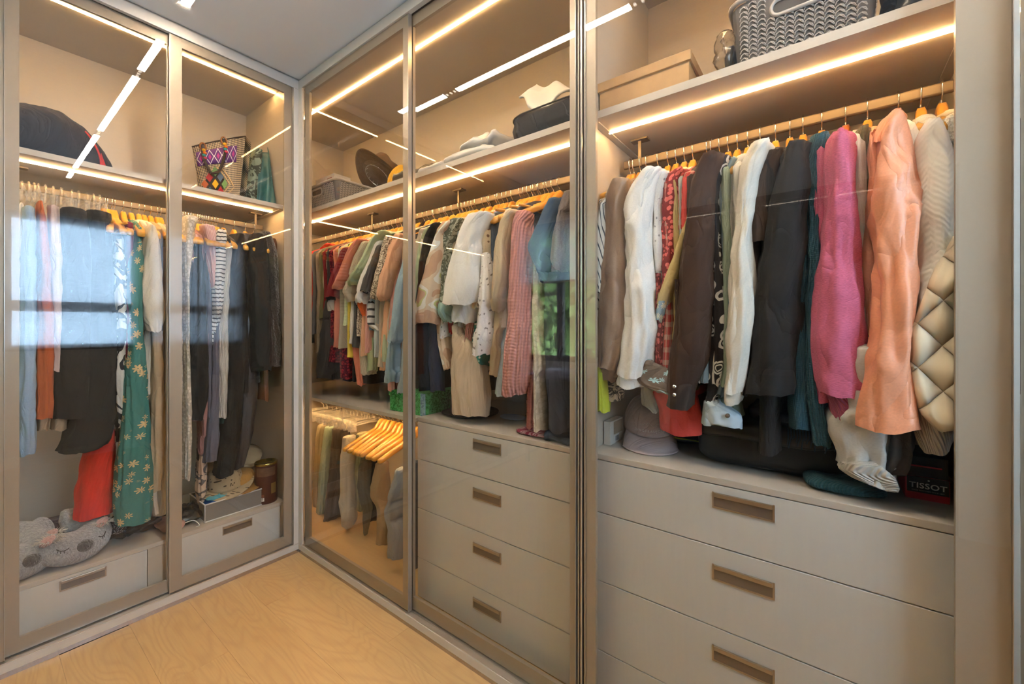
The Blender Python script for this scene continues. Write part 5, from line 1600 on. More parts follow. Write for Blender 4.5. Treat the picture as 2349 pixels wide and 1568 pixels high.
def patch(name, pts, mat, lift=0.003):
    """small applique that follows the bag front: four corners in (s,t)"""
    n = 6
    V0, F0 = [], []
    for j in range(n + 1):
        for i in range(n + 1):
            p, q = i / n, j / n
            a_ = [(1 - p) * (1 - q), p * (1 - q), p * q, (1 - p) * q]
            V0.append(tote(sum(w_ * c[0] for w_, c in zip(a_, pts)), sum(w_ * c[1] for w_, c in zip(a_, pts))) + Vector((0, -lift, 0)))
    for j in range(n):
        for i in range(n):
            k = j * (n + 1) + i
            F0.append((k, k + 1, k + n + 2, k + n + 1))
    o = mesh(name, V0, F0, mat, tb, uv=[(p.x, p.z) for p in V0], smooth=False)
    md = o.modifiers.new('thick', 'SOLIDIFY'); md.thickness = lift * 0.9; md.offset = 0
    return o


band_pts, band_uv = [], []
V_, F_, UV_ = [], [], []
for i in range(25):
    s = 0.03 + 0.78 * i / 24
    for j, t in enumerate((0.60, 0.69, 0.78, 0.87)):
        V_.append(tuple(tote(s, t) + Vector((0, -0.003, 0)))); UV_.append((i / 24, j / 3))
for i in range(24):
    for j in range(3):
        a_ = i * 4 + j
        F_.append((a_, a_ + 4, a_ + 5, a_ + 1))
o = mesh('purple_band', V_, F_, M['zig'], tb, uv=UV_)
o.modifiers.new('thick', 'SOLIDIFY').thickness = 0.002
o['label'] = 'purple woven band with white diamonds'
M['brownbase'] = fab('plain', (0.05, 0.032, 0.022))
patch('dark_diamond', [(0.06, 0.24), (0.34, 0.0), (0.62, 0.24), (0.34, 0.52)], M['brownbase'], 0.0025)
for (s, t), c in (((0.34, 0.24), (0.80, 0.46, 0.01)), ((0.22, 0.36), (0.48, 0.03, 0.04)), ((0.45, 0.36), (0.10, 0.16, 0.22)), ((0.22, 0.11), (0.05, 0.14, 0.20)), ((0.46, 0.12), (0.55, 0.03, 0.04)), ((0.34, 0.46), (0.14, 0.28, 0.10)), ((0.55, 0.24), (0.20, 0.36, 0.10)), ((0.12, 0.24), (0.50, 0.12, 0.03))):
    patch('diamond_patch', [(s - .072, t), (s, t - .085), (s + .072, t), (s, t + .085)], fab('plain', c), 0.005)
for k_, (a_, c_) in enumerate((((0.66, 0.24), (0.36, 0.54)), ((0.76, 0.22), (0.42, 0.56)), ((0.66, 0.22), (0.40, 0.0)), ((0.78, 0.20), (0.50, 0.0)))):
    dx, dy = c_[0] - a_[0], c_[1] - a_[1]
    patch('braid_strip', [a_, (a_[0] + .035, a_[1]), (c_[0] + .035, c_[1]), c_], fab('plain', (0.60, 0.38, 0.17)), 0.004)
v, f = tubepts([tote(i / 12, 1.0) for i in range(13)], 0.004, 6)
mesh('rim_cord', v, f, M['brownbase'], tb)
H0, H1 = tote(0.14, 0.93) + Vector((0, -.012, 0)), tote(0.52, 0.96) + Vector((0, -.012, 0))
arc = [H0 + Vector((0, -0.004, 0.01)), H0 + Vector((-.002, -0.022, -.05)), H0.lerp(H1, .25) + Vector((0, -0.035, -.135)), H0.lerp(H1, .5) + Vector((0, -0.04, -.150)), H0.lerp(H1, .75) + Vector((0, -0.035, -.135)), H1 + Vector((.002, -0.022, -.05)), H1 + Vector((0, -0.004, 0.01))]
v, f = tubepts(catmull(arc, 6), 0.0065, 8)
mesh('handle', v, f, M['brownbase'], tb)
M['tort'] = plain('tortoise ring', (0.28, 0.10, 0.02), 0.15, var=0.5, scale=60)
for Hh in (H0, H1):
    v, f = tubepts([Hh + Vector((0.012 * math.cos(q * math.pi / 8), -0.008, 0.002 + 0.019 * math.sin(q * math.pi / 8))) for q in range(16)], 0.0042, 8, True)
    mesh('handle_ring', v, f, M['tort'], tb)
    for q, c in enumerate(((0.80, 0.42, 0.01), (0.78, 0.18, 0.01), (0.03, 0.25, 0.24), (0.5, 0.03, 0.08))):
        v, f = blob(0.0085, 0.0085, 0.007, 1, 1, 0, nu=12, nv=8, flat=False)
        put('bead', (v, f), plain('bead', c, 0.25), tb, Hh + Vector((0.004 * (q % 2), -0.020 - 0.002 * q, -0.024 - 0.0135 * q)))

# ---- teal bag and the printed scarf stuffed beside it
TEAL = fab('satin', (0.022, 0.12, 0.125), rough=0.5)
tb2 = thing('tote_bag', 'plain teal fabric tote leaning on the wardrobe side', 'bag', (0.95, 2.5, ZS))
c4 = [ony(590, 463, 2.42), ony(645, 470, 2.40), ony(632, 343, 2.50), ony(594, 348, 2.52)]
c4[0].z = c4[1].z = ZS
V_, F_ = [], []
for j in range(21):
    for i in range(21):
        s, t = i / 20, j / 20
        p = c4[0].lerp(c4[1], s).lerp(c4[3].lerp(c4[2], s), t)
        p.y += 0.016 * math.sin(s * 9 + t * 2) * (1 - t) - 0.014 * math.sin(math.pi * s) + 0.012 * math.sin(s * 17 - t * 4) * (1 - t)
        if j == 20: p.z -= 0.012 * math.sin(math.pi * s)
        p.x = min(p.x, 1.018)
        V_.append(p)
for j in range(20):
    for i in range(20):
        a_ = j * 21 + i
        F_.append((a_, a_ + 1, a_ + 22, a_ + 21))
o = mesh('front_panel', V_, F_, TEAL, tb2, uv=uvp(V_)); o.modifiers.new('thick', 'SOLIDIFY').thickness = 0.003
V2 = [Vector(p) + Vector((-0.035, 0.085, 0)) for p in V_]
o = mesh('back_panel', V2, F_, TEAL, tb2, uv=uvp(V2)); o.modifiers.new('thick', 'SOLIDIFY').thickness = 0.003
v, f = tubepts(catmull([V_[20 * 21 + 2], V_[20 * 21 + 5] + Vector((-.01, .02, .015)), Vector(V2[20 * 21 + 3])], 5), 0.005, 8)
mesh('strap', v, f, TEAL, tb2)
sc = thing('scarf', 'green and brown feather print scarf between the two totes', 'scarf', (0.9, 2.5, ZS))
traced('folded_cloth', sc, 'A', [(345, 580, 598), (370, 574, 600), (420, 568, 598), (450, 566, 592), (462, 572, 590)], 2.52, 0.04, fab('print', (0.26, 0.32, 0.24), (0.06, 0.07, 0.05), 0.8), 4, 0.006, 6)

# ---- plastic baskets
M['basket'] = plain('basket plastic', (0.52, 0.46, 0.405), 0.5)
M['basket_dark'] = plain('basket inside', (0.16, 0.145, 0.135), 0.6)


def rrect(hx, hy, r, n=6):
    out = []
    for cx, cy, a0 in ((hx - r, hy - r, 0), (-hx + r, hy - r, 90), (-hx + r, -hy + r, 180), (hx - r, -hy + r, 270)):
        for k in range(n + 1):
            a = math.radians(a0 + 90 * k / n)
            out.append((cx + r * math.cos(a), cy + r * math.sin(a)))
    return out


def basket(label, x0, x1, y0, y1, z0, h, step):
    cx, cy, hx, hy = (x0 + x1) / 2, (y0 + y1) / 2, (x1 - x0) / 2, (y1 - y0) / 2
    t = thing('storage_basket', label, 'basket', (cx, cy, z0))

    def loop(k, inset, z):
        return [(cx + px, cy + py, z) for px, py in rrect(hx * k - inset, hy * k - inset, 0.035)]
    lv = [loop(0.90, 0, z0), loop(0.93, 0, z0 + h * .3), loop(1.0, 0.002, z0 + h * .96), loop(1.0, 0.006, z0 + h * .96), loop(0.90, 0.006, z0 + 0.006)]
    n = len(lv[0])
    V_ = [p for q in lv for p in q]
    F_ = [tuple(range(n))[::-1]]
    for i in range(len(lv) - 1):
        for k in range(n):
            l = (k + 1) % n
            F_.append((i * n + k, i * n + l, (i + 1) * n + l, (i + 1) * n + k))
    F_.append(tuple((len(lv) - 1) * n + k for k in range(n)))
    mesh('basket_body', V_, F_, M['basket_dark'], t, smooth=False)
    v, f = tubepts([(p[0], p[1], z0 + h) for p in loop(1.01, 0, 0)], 0.006, 8, True)
    mesh('rim', v, f, M['basket'], t)
    # raised lattice of small arches on the outer faces
    lat = []
    hw = 0.055 if (y1 - y0) > 0.25 else 0.05
    zc = z0 + h * 0.70

    def face(a0, a1, fn):
        nc = max(3, int((a1 - a0) / step))
        for i in range(nc):
            for j in range(int(h * 0.9 / (step * 0.62))):
                a = a0 + (i + .5) * (a1 - a0) / nc
                z = z0 + 0.008 + j * step * 0.62 + (0.31 * step if i % 2 else 0)
                if z > z0 + h * .90: continue
                pts = [fn(a + step * 0.5 * math.cos(q * math.pi / 4), z + step * 0.55 * math.sin(q * math.pi / 4)) for q in range(5)]
                lat.append(tubepts(pts, step * 0.085, 4))
                lat.append(tubepts([fn(a - step * .5, z), fn(a + step * .02, z + step * .55)], step * 0.07, 4))

    def kk(z): return 0.90 + 0.10 * (z - z0) / h
    slot = lambda y, z: abs(y - cy) < hw + 0.012 and abs(z - zc) < 0.024
    face(cy - hy * .84, cy + hy * .84, lambda a, z: Vector((cx - hx * kk(z) - 0.002, a, z)))
    lat = [q for q in lat if not slot(q[0][0][1], q[0][0][2])]
    face(cx - hx * .84, cx + hx * .84, lambda a, z: Vector((a, cy - hy * kk(z) - 0.002, z)))
    o = mesh('lattice', *join(lat), M['basket'], t)
    tag(o, kind='stuff')
    # handle slot
    xr = cx - hx * kk(zc) - 0.0035
    ring = []
    for px, pz in rrect(hw, 0.017, 0.0165, 6):
        ring.append((xr + 0.10 * hx * (-(pz) / h), cy + px, zc + pz))
    v, f = tubepts(ring, 0.0045, 6, True)
    mesh('handle_rim', v, f, M['basket'], t)
    mesh('handle_slot', [(p[0] + .001, p[1], p[2]) for p in ring] + [(p[0] + .003, p[1], p[2]) for p in ring],
         [tuple(range(28)), tuple(range(28, 56))[::-1]], M['dark'], t, smooth=False)
    return t


basket('large grey lattice basket on the shelf over the coats', 1.165, 1.53, -0.095, 0.196, ZS, 0.165, 0.0175)
basket('second grey lattice basket stacked in the large one', 1.19, 1.50, -0.075, 0.176, ZS + 0.168, 0.12, 0.0175)
basket('grey lattice basket in the corner by the brown hat', 1.160, 1.50, 2.033, 2.43, ZS, 0.128, 0.0155)
M['card_white'] = plain('white card', (0.70, 0.64, 0.56), 0.6)
bx_ = thing('carton', 'white printed carton standing in the corner basket', 'box', (1.27, 2.24, ZS + .02))
box('carton_body', 1.22, 1.32, 2.16, 2.36, ZS + 0.02, ZS + 0.20, M['card_white'], bx_, 0.002)
M['print_red'] = plain('print brown red', (0.30, 0.10, 0.08), 0.6)
for k in range(5):
    box('print_line', 1.2185, 1.2197, 2.18, 2.18 + 0.05 - 0.008 * (k % 3), ZS + 0.178 - 0.011 * k, ZS + 0.182 - 0.011 * k, M['print_red'], bx_)

# ---- brown hat on its wire stand, yellow hat
def hat(name, label, cat, r_crown, h, r_brim, mat, loc, rot, wave=0.02, band=None, pinch=0.0):
    t = thing(name, label, cat, loc)
    prof = [(0.0, h * 0.93), (r_crown * 0.45, h * 0.97), (r_crown * 0.75, h), (r_crown * 0.90, h * 0.93), (r_crown * 0.97, h * 0.55), (r_crown, 0.012), (r_crown * 1.06, 0.0)]
    v, f = lathe(prof, 40)
    if pinch:
        v = [(x, y, z - pinch * math.exp(-(x / (r_crown * .35)) ** 2) * (z > h * .8)) for x, y, z in v]
    put('crown', (v, f), mat, t, loc, rot).modifiers.new('thick', 'SOLIDIFY').thickness = 0.003
    pb = [(r_crown * 1.02, 0.0)] + [(r_crown * 1.02 + (r_brim - r_crown * 1.02) * k / 7, 0.0) for k in range(1, 8)]
    v, f = lathe(pb, 48, lambda th, q: wave * q ** 1.5 * math.cos(2 * th + 0.5))
    f = [q for q in f if len(q) == 4]
    put('brim', (v, f), mat, t, loc, rot).modifiers.new('thick', 'SOLIDIFY').thickness = 0.003
    if band:
        v, f = lathe([(r_crown * 1.015, 0.004), (r_crown * 1.0, 0.03)], 40)
        put('hat_band', (v, [q for q in f if len(q) == 4]), band, t, loc, rot).modifiers.new('thick', 'SOLIDIFY').thickness = 0.002
    return t


FELT = fab('plain', (0.115, 0.062, 0.022))
hp = onx(868, 402, 1.36)
hat('felt_hat', 'wide brimmed brown felt hat leaning on the corner shelf', 'hat', 0.085, 0.10, 0.155, FELT, hp, (math.radians(-12), math.radians(38), math.radians(-20)), 0.022, pinch=0.02)
ws = thing('hat_stand', 'wire dome stand inside the brown hat', 'stand', hp)
lst = []
for k in range(8):
    a = k * math.pi / 8
    lst.append(tubepts([(0.07 * math.cos(q) * math.cos(a), 0.07 * math.cos(q) * math.sin(a), 0.055 * math.sin(q) - 0.012) for q in np.linspace(0.02, math.pi - 0.02, 11)], 0.0014, 5))
lst.append(tubepts([(0.071 * math.cos(q * math.pi / 12), 0.071 * math.sin(q * math.pi / 12), -0.012) for q in range(24)], 0.0016, 5, True))
lst.append(tubepts([(0.060 * math.cos(q * math.pi / 12), 0.060 * math.sin(q * math.pi / 12), 0.015) for q in range(24)], 0.0014, 5, True))
put('wire_dome', join(lst), M['steel'], ws, hp, (math.radians(-12), math.radians(38), math.radians(-20)))
hat('straw_hat', 'yellow straw hat on the corner shelf beside the door stile', 'hat', 0.068, 0.085, 0.075, fab('linen', (0.76, 0.40, 0.02)), Vector((1.36, 1.70, ZS + 0.075)), (0, math.radians(-72), 0), 0.004)

# ---- wrapped parcels, pouches and bags on the corner shelf
M['film'] = plain('cloudy plastic', (0.62, 0.60, 0.57), 0.22, var=0.12, scale=25, bump=0.25)
M['film_dark'] = plain('dark wrapped cloth', (0.10, 0.085, 0.06), 0.25, var=0.3, scale=20, bump=0.25)


def parcel(label, cat, u, v, x, hx, hy, hz, mat, rz=0.0, z=ZS, seed=1, wr=0.008, ex=0.45, ez=0.8, tilt=(0, 0), name='parcel'):
    p = onx(u, v, x)
    t = thing(name, label, cat, (p.x, p.y, z))
    put('wrapping', blob(hx, hy, hz, ex, ez, wr, seed, 14), mat, t, (p.x, p.y, z), (tilt[0], tilt[1], rz))
    return t


parcel('dark cloth parcel in clear plastic beside the door stile', 'parcel', 985, 380, 1.28, 0.11, 0.16, 0.030, M['film_dark'], 0.1, seed=2)
parcel('small clear plastic packet in front of the dark parcel', 'parcel', 1000, 392, 1.20, 0.035, 0.10, 0.016, M['film'], 0.0, seed=3)
parcel('flat pale plastic packet at the bottom of the white stack', 'parcel', 1095, 355, 1.25, 0.09, 0.135, 0.024, M['film'], 0.05, seed=4)
parcel('puffy pale plastic packet on top of the white stack', 'parcel', 1125, 315, 1.29, 0.09, 0.105, 0.032, M['film'], -0.08, seed=5, wr=0.012, z=ZS + 0.049)
kb = parcel('black zipped fabric bag on the corner shelf', 'bag', 1290, 270, 1.27, 0.12, 0.155, 0.052, fab('plain', (0.022, 0.019, 0.017), rough=0.6), 0.0, seed=6, ex=0.35, ez=0.55, name='zipped_bag')
kp = onx(1290, 270, 1.27)
v, f = tubepts([(kp.x + 0.124 * math.cos(q * math.pi / 16) * (abs(math.cos(q * math.pi / 16)) ** -.5 if abs(math.cos(q * math.pi / 16)) > .2 else 1.6), kp.y + 0.158 * math.copysign(abs(math.sin(q * math.pi / 16)) ** .4, math.sin(q * math.pi / 16)), ZS + 0.082) for q in range(32)], 0.003, 6, True)
mesh('zip_piping', v, f, M['black_plastic'], kb)
wp = thing('pouch', 'white translucent pouch lying over the black zipped bag', 'pouch', onx(1255, 222, 1.30))
P4 = [onx(1190, 222, 1.27), onx(1228, 258, 1.23), onx(1318, 206, 1.30), onx(1232, 186, 1.33)]
V_, F_ = [], []
for j in range(17):
    for i in range(17):
        s, t = i / 16, j / 16
        p = P4[0].lerp(P4[1], s).lerp(P4[3].lerp(P4[2], s), t)
        p.z += 0.012 * math.sin(s * 4 + t * 5) + 0.008 * math.sin(s * 9 - t * 3)
        p.x += 0.008 * math.sin(s * 7 + t * 6)
        V_.append(p)
for j in range(16):
    for i in range(16):
        a_ = j * 17 + i
        F_.append((a_, a_ + 1, a_ + 18, a_ + 17))
o = mesh('pouch_skin', V_, F_, plain('white pouch', (0.72, 0.70, 0.66), 0.35, bump=0.1), wp); o.modifiers.new('thick', 'SOLIDIFY').thickness = 0.008

# ---- kraft box with lid
M['mdf'] = plain('kraft board', (0.56, 0.34, 0.15), 0.7, var=0.14, scale=35)
kx = thing('kraft_box', 'brown kraft board box with lid on the shelf over the coats', 'box', (1.36, 0.43, ZS))
box('box_body', 1.205, 1.52, 0.302, 0.568, ZS, 1.932, M['mdf'], kx)
box('lid', 1.199, 1.526, 0.296, 0.574, 1.930, 1.958, M['mdf'], kx, 0.001)
M['film_clear'] = glass_mat('clear film', (0.93, 0.92, 0.90), 0.10, 0.15)
parcel('crumpled clear plastic bag left of the large grey basket', 'bag', 1672, 110, 1.25, 0.10, 0.022, 0.062, M['film_clear'], 0.0, seed=7, wr=0.012, name='plastic_bag')
parcel('black plastic wrapped bundle between the kraft box and the grey basket', 'bag', 1694, 120, 1.34, 0.14, 0.012, 0.060, M['black_plastic'], 0.0, seed=8, wr=0.006, name='bundle')
parcel('black plastic bag right of the large grey basket', 'bag', 2075, 40, 1.25, 0.07, 0.035, 0.09, plain('black film', (0.02, 0.02, 0.018), 0.2, bump=0.3), 0.0, seed=9, wr=0.012, name='plastic_bag')


# ================================================================== writing
def text_mesh(body, size, spacing=1.0, extrude=0.0):
    cu = bpy.data.curves.new('lettering', 'FONT')
    cu.body = body; cu.size = size; cu.align_x = 'CENTER'; cu.align_y = 'CENTER'
    cu.space_character = spacing; cu.resolution_u = 3; cu.extrude = extrude; cu.offset = size * 0.018
    o = bpy.data.objects.new('lettering', cu); link(o)
    dg = bpy.context.evaluated_depsgraph_get()
    me = bpy.data.meshes.new_from_object(o.evaluated_get(dg))
    V_ = [tuple(v.co) for v in me.vertices]; F_ = [tuple(p.vertices) for p in me.polygons]
    bpy.data.objects.remove(o); bpy.data.curves.remove(cu); bpy.data.meshes.remove(me)
    return V_, F_


# ---- pink cap with printed mountains
M['cap'] = fab('plain', (0.64, 0.50, 0.48))
M['print_white'] = plain('white print', (0.78, 0.76, 0.74), 0.6)
cp = thing('baseball_cap', 'dusty pink baseball cap with a mountain print on the drawer chest', 'cap', (1.27, 0.42, ZC))
pc = onz(1494, 1040, ZC)                      # tip of the visor on the chest
vd = Vector((-0.93, -0.36, 0)).normalized()   # way the cap faces
cc = Vector((pc.x, pc.y, ZC + 0.048)) - vd * 0.145
RC = 0.080
ax = math.atan2(vd.y, vd.x)


def capsurf(az, el, lift=0.0):
    """az around the facing direction, el up the crown (radians)"""
    r = RC + lift
    hz = 0.098 + lift
    rr = r * (math.cos(el) ** 0.62)
    tilt = 0.25
    p = Vector((rr * math.cos(az) * 1.12, rr * math.sin(az), hz * math.sin(el)))
    return cc + Vector((p.x * math.cos(ax) - p.y * math.sin(ax), p.x * math.sin(ax) + p.y * math.cos(ax), p.z - 0.22 * (p.x + 0.0)))


V_, F_ = [], []
for j in range(15):
    for i in range(41):
        V_.append(capsurf(-math.pi + 2 * math.pi * i / 40, (math.pi / 2 - 0.02) * j / 14))
for j in range(14):
    for i in range(40):
        a_ = j * 41 + i
        F_.append((a_, a_ + 1, a_ + 42, a_ + 41))
mesh('crown', V_, F_, M['cap'], cp, uv=uvp(V_)).modifiers.new('thick', 'SOLIDIFY').thickness = 0.002
for k in range(6):
    az = -math.pi + k * math.pi / 3 + math.pi / 6
    v, f = tubepts([capsurf(az, e, 0.0006) for e in np.linspace(0, 1.5, 12)], 0.0009, 5)
    mesh('seam', v, f, M['cap'], cp)
v, f = blob(0.006, 0.006, 0.0035, 1, 1, 0, nu=12, nv=6, flat=False)
put('top_button', (v, f), M['cap'], cp, capsurf(0, 1.54, 0.0))
V_, F_ = [], []
for j in range(10):
    for i in range(25):
        az = -1.15 + 2.3 * i / 24
        t = j / 9
        b0 = capsurf(az, 0.02)
        ext = vd * (0.082 * t * math.cos(az * 0.72) ** 0.8) + Vector((-vd.y, vd.x, 0)) * (0.012 * t * math.sin(az))
        p = b0 + ext
        p.z = b0.z - 0.040 * t ** 1.2 - 0.020 * t * (abs(az) / 1.15) ** 2
        p.z = max(p.z, ZC + 0.002)
        V_.append(p)
for j in range(9):
    for i in range(24):
        a_ = j * 25 + i
        F_.append((a_, a_ + 1, a_ + 26, a_ + 25))
mesh('visor', V_, F_, M['cap'], cp, uv=uvp(V_)).modifiers.new('thick', 'SOLIDIFY').thickness = 0.003
TV, TF = text_mesh('JUNGFRAUJOCH', 0.0105, 1.45)
mesh('lettering', [capsurf(x_ / RC * 0.95, 0.24 + y_ / 0.098, 0.0015) for x_, y_, z_ in TV], TF, M['print_white'], cp, smooth=False)
mt = [(-0.9, 0.0), (-0.75, 0.03), (-0.62, 0.10), (-0.52, 0.04), (-0.42, 0.09), (-0.30, 0.02), (-0.12, 0.0), (0.0, 0.06), (0.14, 0.11), (0.26, 0.05), (0.34, 0.08), (0.5, 0.01), (0.66, 0.0), (0.8, -0.02)]
lst = [tubepts([capsurf(-a * 0.62, 0.40 + e, 0.001) for a, e in mt], 0.0007, 5)]
for a, e in ((-0.62, 0.10), (-0.42, 0.09), (0.14, 0.11), (0.34, 0.08)):
    lst.append(tubepts([capsurf(-a * 0.62, 0.40 + e, 0.001), capsurf(-(a + 0.05) * 0.62, 0.40 + e - 0.06, 0.001), capsurf(-(a + 0.02) * 0.62, 0.40 + e - 0.09, 0.001)], 0.0006, 5))
mesh('mountain_print', *join(lst), M['print_white'], cp)

# ---- black cap behind, slim book, case, watch box
bc = thing('baseball_cap', 'black cap with yellow edged visor behind the pink cap', 'cap', (1.33, 0.33, ZC))
q0 = onz(1556, 1022, ZC)
put('crown', lathe([(0.0, 0.085), (0.03, 0.082), (0.055, 0.065), (0.068, 0.04), (0.072, 0.0)], 28), fab('plain', (0.02, 0.02, 0.022)), bc, q0 + Vector((0.095, 0.01, 0.003)))
V_, F_ = [], []
for j in range(6):
    for i in range(15):
        az = -1.0 + 2.0 * i / 14
        r = 0.070 + 0.055 * j / 5 * math.cos(az * .8)
        V_.append(q0 + Vector((0.095 - r * math.cos(az), 0.01 + r * math.sin(az), 0.012 + 0.02 * (j / 5) * (1 - (az) ** 2))))
for j in range(5):
    for i in range(14):
        a_ = j * 15 + i
        F_.append((a_, a_ + 1, a_ + 16, a_ + 15))
mesh('visor', V_, F_, fab('plain', (0.30, 0.28, 0.28)), bc, uv=uvp(V_)).modifiers.new('thick', 'SOLIDIFY').thickness = 0.003
v, f = tubepts([V_[5 * 15 + i] for i in range(15)], 0.0018, 6)
mesh('visor_edge', v, f, plain('yellow edge', (0.55, 0.55, 0.03), 0.5), bc)
bk = thing('slim_box', 'slim white and brown carton standing against the wardrobe side', 'box', (1.30, 0.55, ZC))
box('box_body', 1.24, 1.34, 0.548, 0.571, ZC, ZC + 0.075, M['card_white'], bk, 0.001)
box('printed_panel', 1.265, 1.335, 0.5468, 0.5478, ZC + 0.03, ZC + 0.07, plain('print tan', (0.42, 0.30, 0.20), 0.6), bk)
box('barcode_panel', 1.275, 1.305, 0.5466, 0.5478, ZC + 0.006, ZC + 0.026, M['print_white'], bk)
for k in range(6):
    box('barcode_bar', 1.277 + 0.0046 * k, 1.2788 + 0.0046 * k + 0.0008 * (k % 2), 0.5462, 0.5465, ZC + 0.008, ZC + 0.024, M['dark'], bk)

cs = thing('handbag', 'black handbag with silver twist clasp behind the jackets', 'bag', (1.36, 0.13, ZC))
put('bag_body', blob(0.12, 0.17, 0.062, 0.3, 0.45, 0.004, 3, 10), plain('black leather', (0.012, 0.012, 0.013), 0.4, bump=0.1, scale=120), cs, (1.36, 0.13, ZC))
put('flap', blob(0.125, 0.172, 0.03, 0.3, 0.5, 0.003, 5, 10, flat=False), plain('black leather flap', (0.014, 0.014, 0.015), 0.35, bump=0.1, scale=120), cs, (1.355, 0.13, ZC + 0.072))
kc = onx(1765, 992, 1.222)
lst = [tubepts([kc + Vector((0, -0.018, 0.014)), kc + Vector((0, 0.018, 0.014))], 0.0032, 8), tubepts([kc + Vector((0, -0.018, -0.014)), kc + Vector((0, 0.018, -0.014))], 0.0032, 8),
       tubepts([kc + Vector((0, 0.011 * math.cos(q * math.pi / 8), 0.011 * math.sin(q * math.pi / 8))) for q in range(16)], 0.0022, 6, True)]
mesh('clasp', *join(lst), M['steel'], cs)
sf = thing('scarf', 'dark blue fringed scarf lying on the black handbag', 'scarf', (1.33, 0.05, ZC + 0.12))
put('folded_cloth', blob(0.09, 0.12, 0.026, 0.6, 0.8, 0.01, 11, 18), fab('heather', (0.035, 0.05, 0.085)), sf, (1.32, 0.05, ZC + 0.126))
v, f = join([tubepts([(1.235 - 0.004 * (i % 3), -0.05 + 0.006 * i, ZC + 0.145), (1.225 - 0.005 * (i % 2), -0.052 + 0.006 * i, ZC + 0.11), (1.226, -0.05 + 0.006 * i + 0.002 * (i % 3), ZC + 0.08 + 0.008 * (i % 4))], 0.0016, 4) for i in range(22)])
tag(mesh('fringe', v, f, fab('plain', (0.03, 0.06, 0.10)), sf), kind='stuff')
tcl = thing('folded_sweater', 'folded teal cloth on the drawer chest under the windbreaker cuff', 'cloth', (1.28, -0.02, ZC))
put('folded_cloth', blob(0.085, 0.075, 0.016, 0.4, 0.7, 0.004, 13, 12), fab('knit', (0.03, 0.10, 0.13), s=0.6), tcl, (1.265, -0.03, ZC))

p1 = onz(2075, 1137, ZC); p2 = onz(2181, 1160, ZC)
xw = (p1.x + p2.x) / 2
tw = thing('watch_box', 'black and red watch box lettered TISSOT on the drawer chest', 'box', (xw + .06, (p1.y + p2.y) / 2, ZC))
ya, yb = p2.y, p1.y
M['wred'] = plain('box red', (0.55, 0.012, 0.02), 0.4)
M['wblack'] = plain('box black', (0.012, 0.012, 0.013), 0.35)
box('red_base', xw, xw + 0.12, ya, yb, ZC, ZC + 0.050, M['wred'], tw, 0.001)
box('black_lid', xw + 0.002, xw + 0.118, ya + 0.002, yb - 0.002, ZC + 0.0505, ZC + 0.095, M['wblack'], tw, 0.001)
box('red_line', xw - 0.0002, xw + 0.0018, ya + 0.012, yb - 0.004, ZC + 0.072, ZC + 0.075, M['wred'], tw)
yc = (ya + yb) / 2
box('label_plate', xw - 0.0012, xw - 0.0002, yc - 0.034, yc + 0.032, ZC + 0.016, ZC + 0.0498, M['wblack'], tw)
TV, TF = text_mesh('TISSOT', 0.0165, 1.05)
mesh('lettering', [(xw - 0.0018, yc - 0.001 - x_ * 1.08, ZC + 0.031 + y_) for x_, y_, z_ in TV], TF, M['print_white'], tw, smooth=False)
TV, TF = text_mesh('SWISS WATCHES SINCE 1853', 0.0038, 1.05)
mesh('small_lettering', [(xw - 0.0018, yc - 0.001 - x_, ZC + 0.0205 + y_) for x_, y_, z_ in TV], TF, plain('grey print', (0.35, 0.34, 0.34), 0.6), tw, smooth=False)
box('lettering_mark', xw - 0.0018, xw - 0.0012, yc - 0.004, yc - 0.001, ZC + 0.0430, ZC + 0.0455, M['print_white'], tw)

# ================================================================== things under the shirts
gx = onz(948, 953, ZC)
gb = thing('patterned_box', 'green leaf patterned box beside the door stile', 'box', (1.30, 1.40, ZC))
M['greenleaf'] = fab('print', (0.10, 0.46, 0.13), (0.03, 0.20, 0.03), 0.28)
g0, g1 = onz(905, 950, 0.806), onz(1012, 948, ZC)
box('box_body', 1.19, 1.42, 1.375, 1.62, 0.806, 0.880, M['greenleaf'], gb, 0.002)
o = box('box_lid', 1.186, 1.424, 1.371, 1.624, 0.874, 0.905, M['greenleaf'], gb, 0.002)
o['label'] = 'green lid with leaf print'
box('side_band', 1.1855, 1.1895, 1.371, 1.40, 0.807, 0.9045, fab('ring', (0.25, 0.42, 0.50), (0.08, 0.12, 0.25), 0.3), gb)
hb = hat('felt_hat', 'black round hat on the drawer chest under the beige trousers', 'hat', 0.085, 0.09, 0.125, fab('plain', (0.015, 0.013, 0.012)), Vector((1.33, 1.24, ZC + 0.006)), (0, 0, 0), 0.003)
dc = thing('shoe_insole', 'small pale blue oval lying behind the beige trousers', 'insole', (1.38, 1.06, ZC))
put('insole', blob(0.04, 0.06, 0.006, 1, 0.6, 0.0, 2), fab('plain', (0.42, 0.48, 0.66)), dc, (1.36, 1.03, ZC))
ca = thing('rolled_cloth', 'brown camouflage cloth standing under the pink cardigan', 'cloth', (1.33, 0.86, ZC))
put('rolled_cloth', blob(0.035, 0.045, 0.055, 0.9, 0.6, 0.008, 17, 16), fab('print', (0.20, 0.14, 0.08), (0.03, 0.02, 0.015), 0.5), ca, (1.31, 0.875, ZC))
mg = thing('folded_scarf', 'magenta printed cloth folded on the drawer chest', 'cloth', (1.23, 0.80, ZC))
put('folded_cloth', blob(0.05, 0.085, 0.009, 0.5, 0.8, 0.004, 19, 18), fab('print', (0.34, 0.05, 0.10), (0.62, 0.40, 0.44), 0.35), mg, (1.22, 0.80, ZC))
jf = thing('jeans_hem', 'dark denim hem resting on the drawer chest', 'jeans', (1.19, 0.69, ZC))
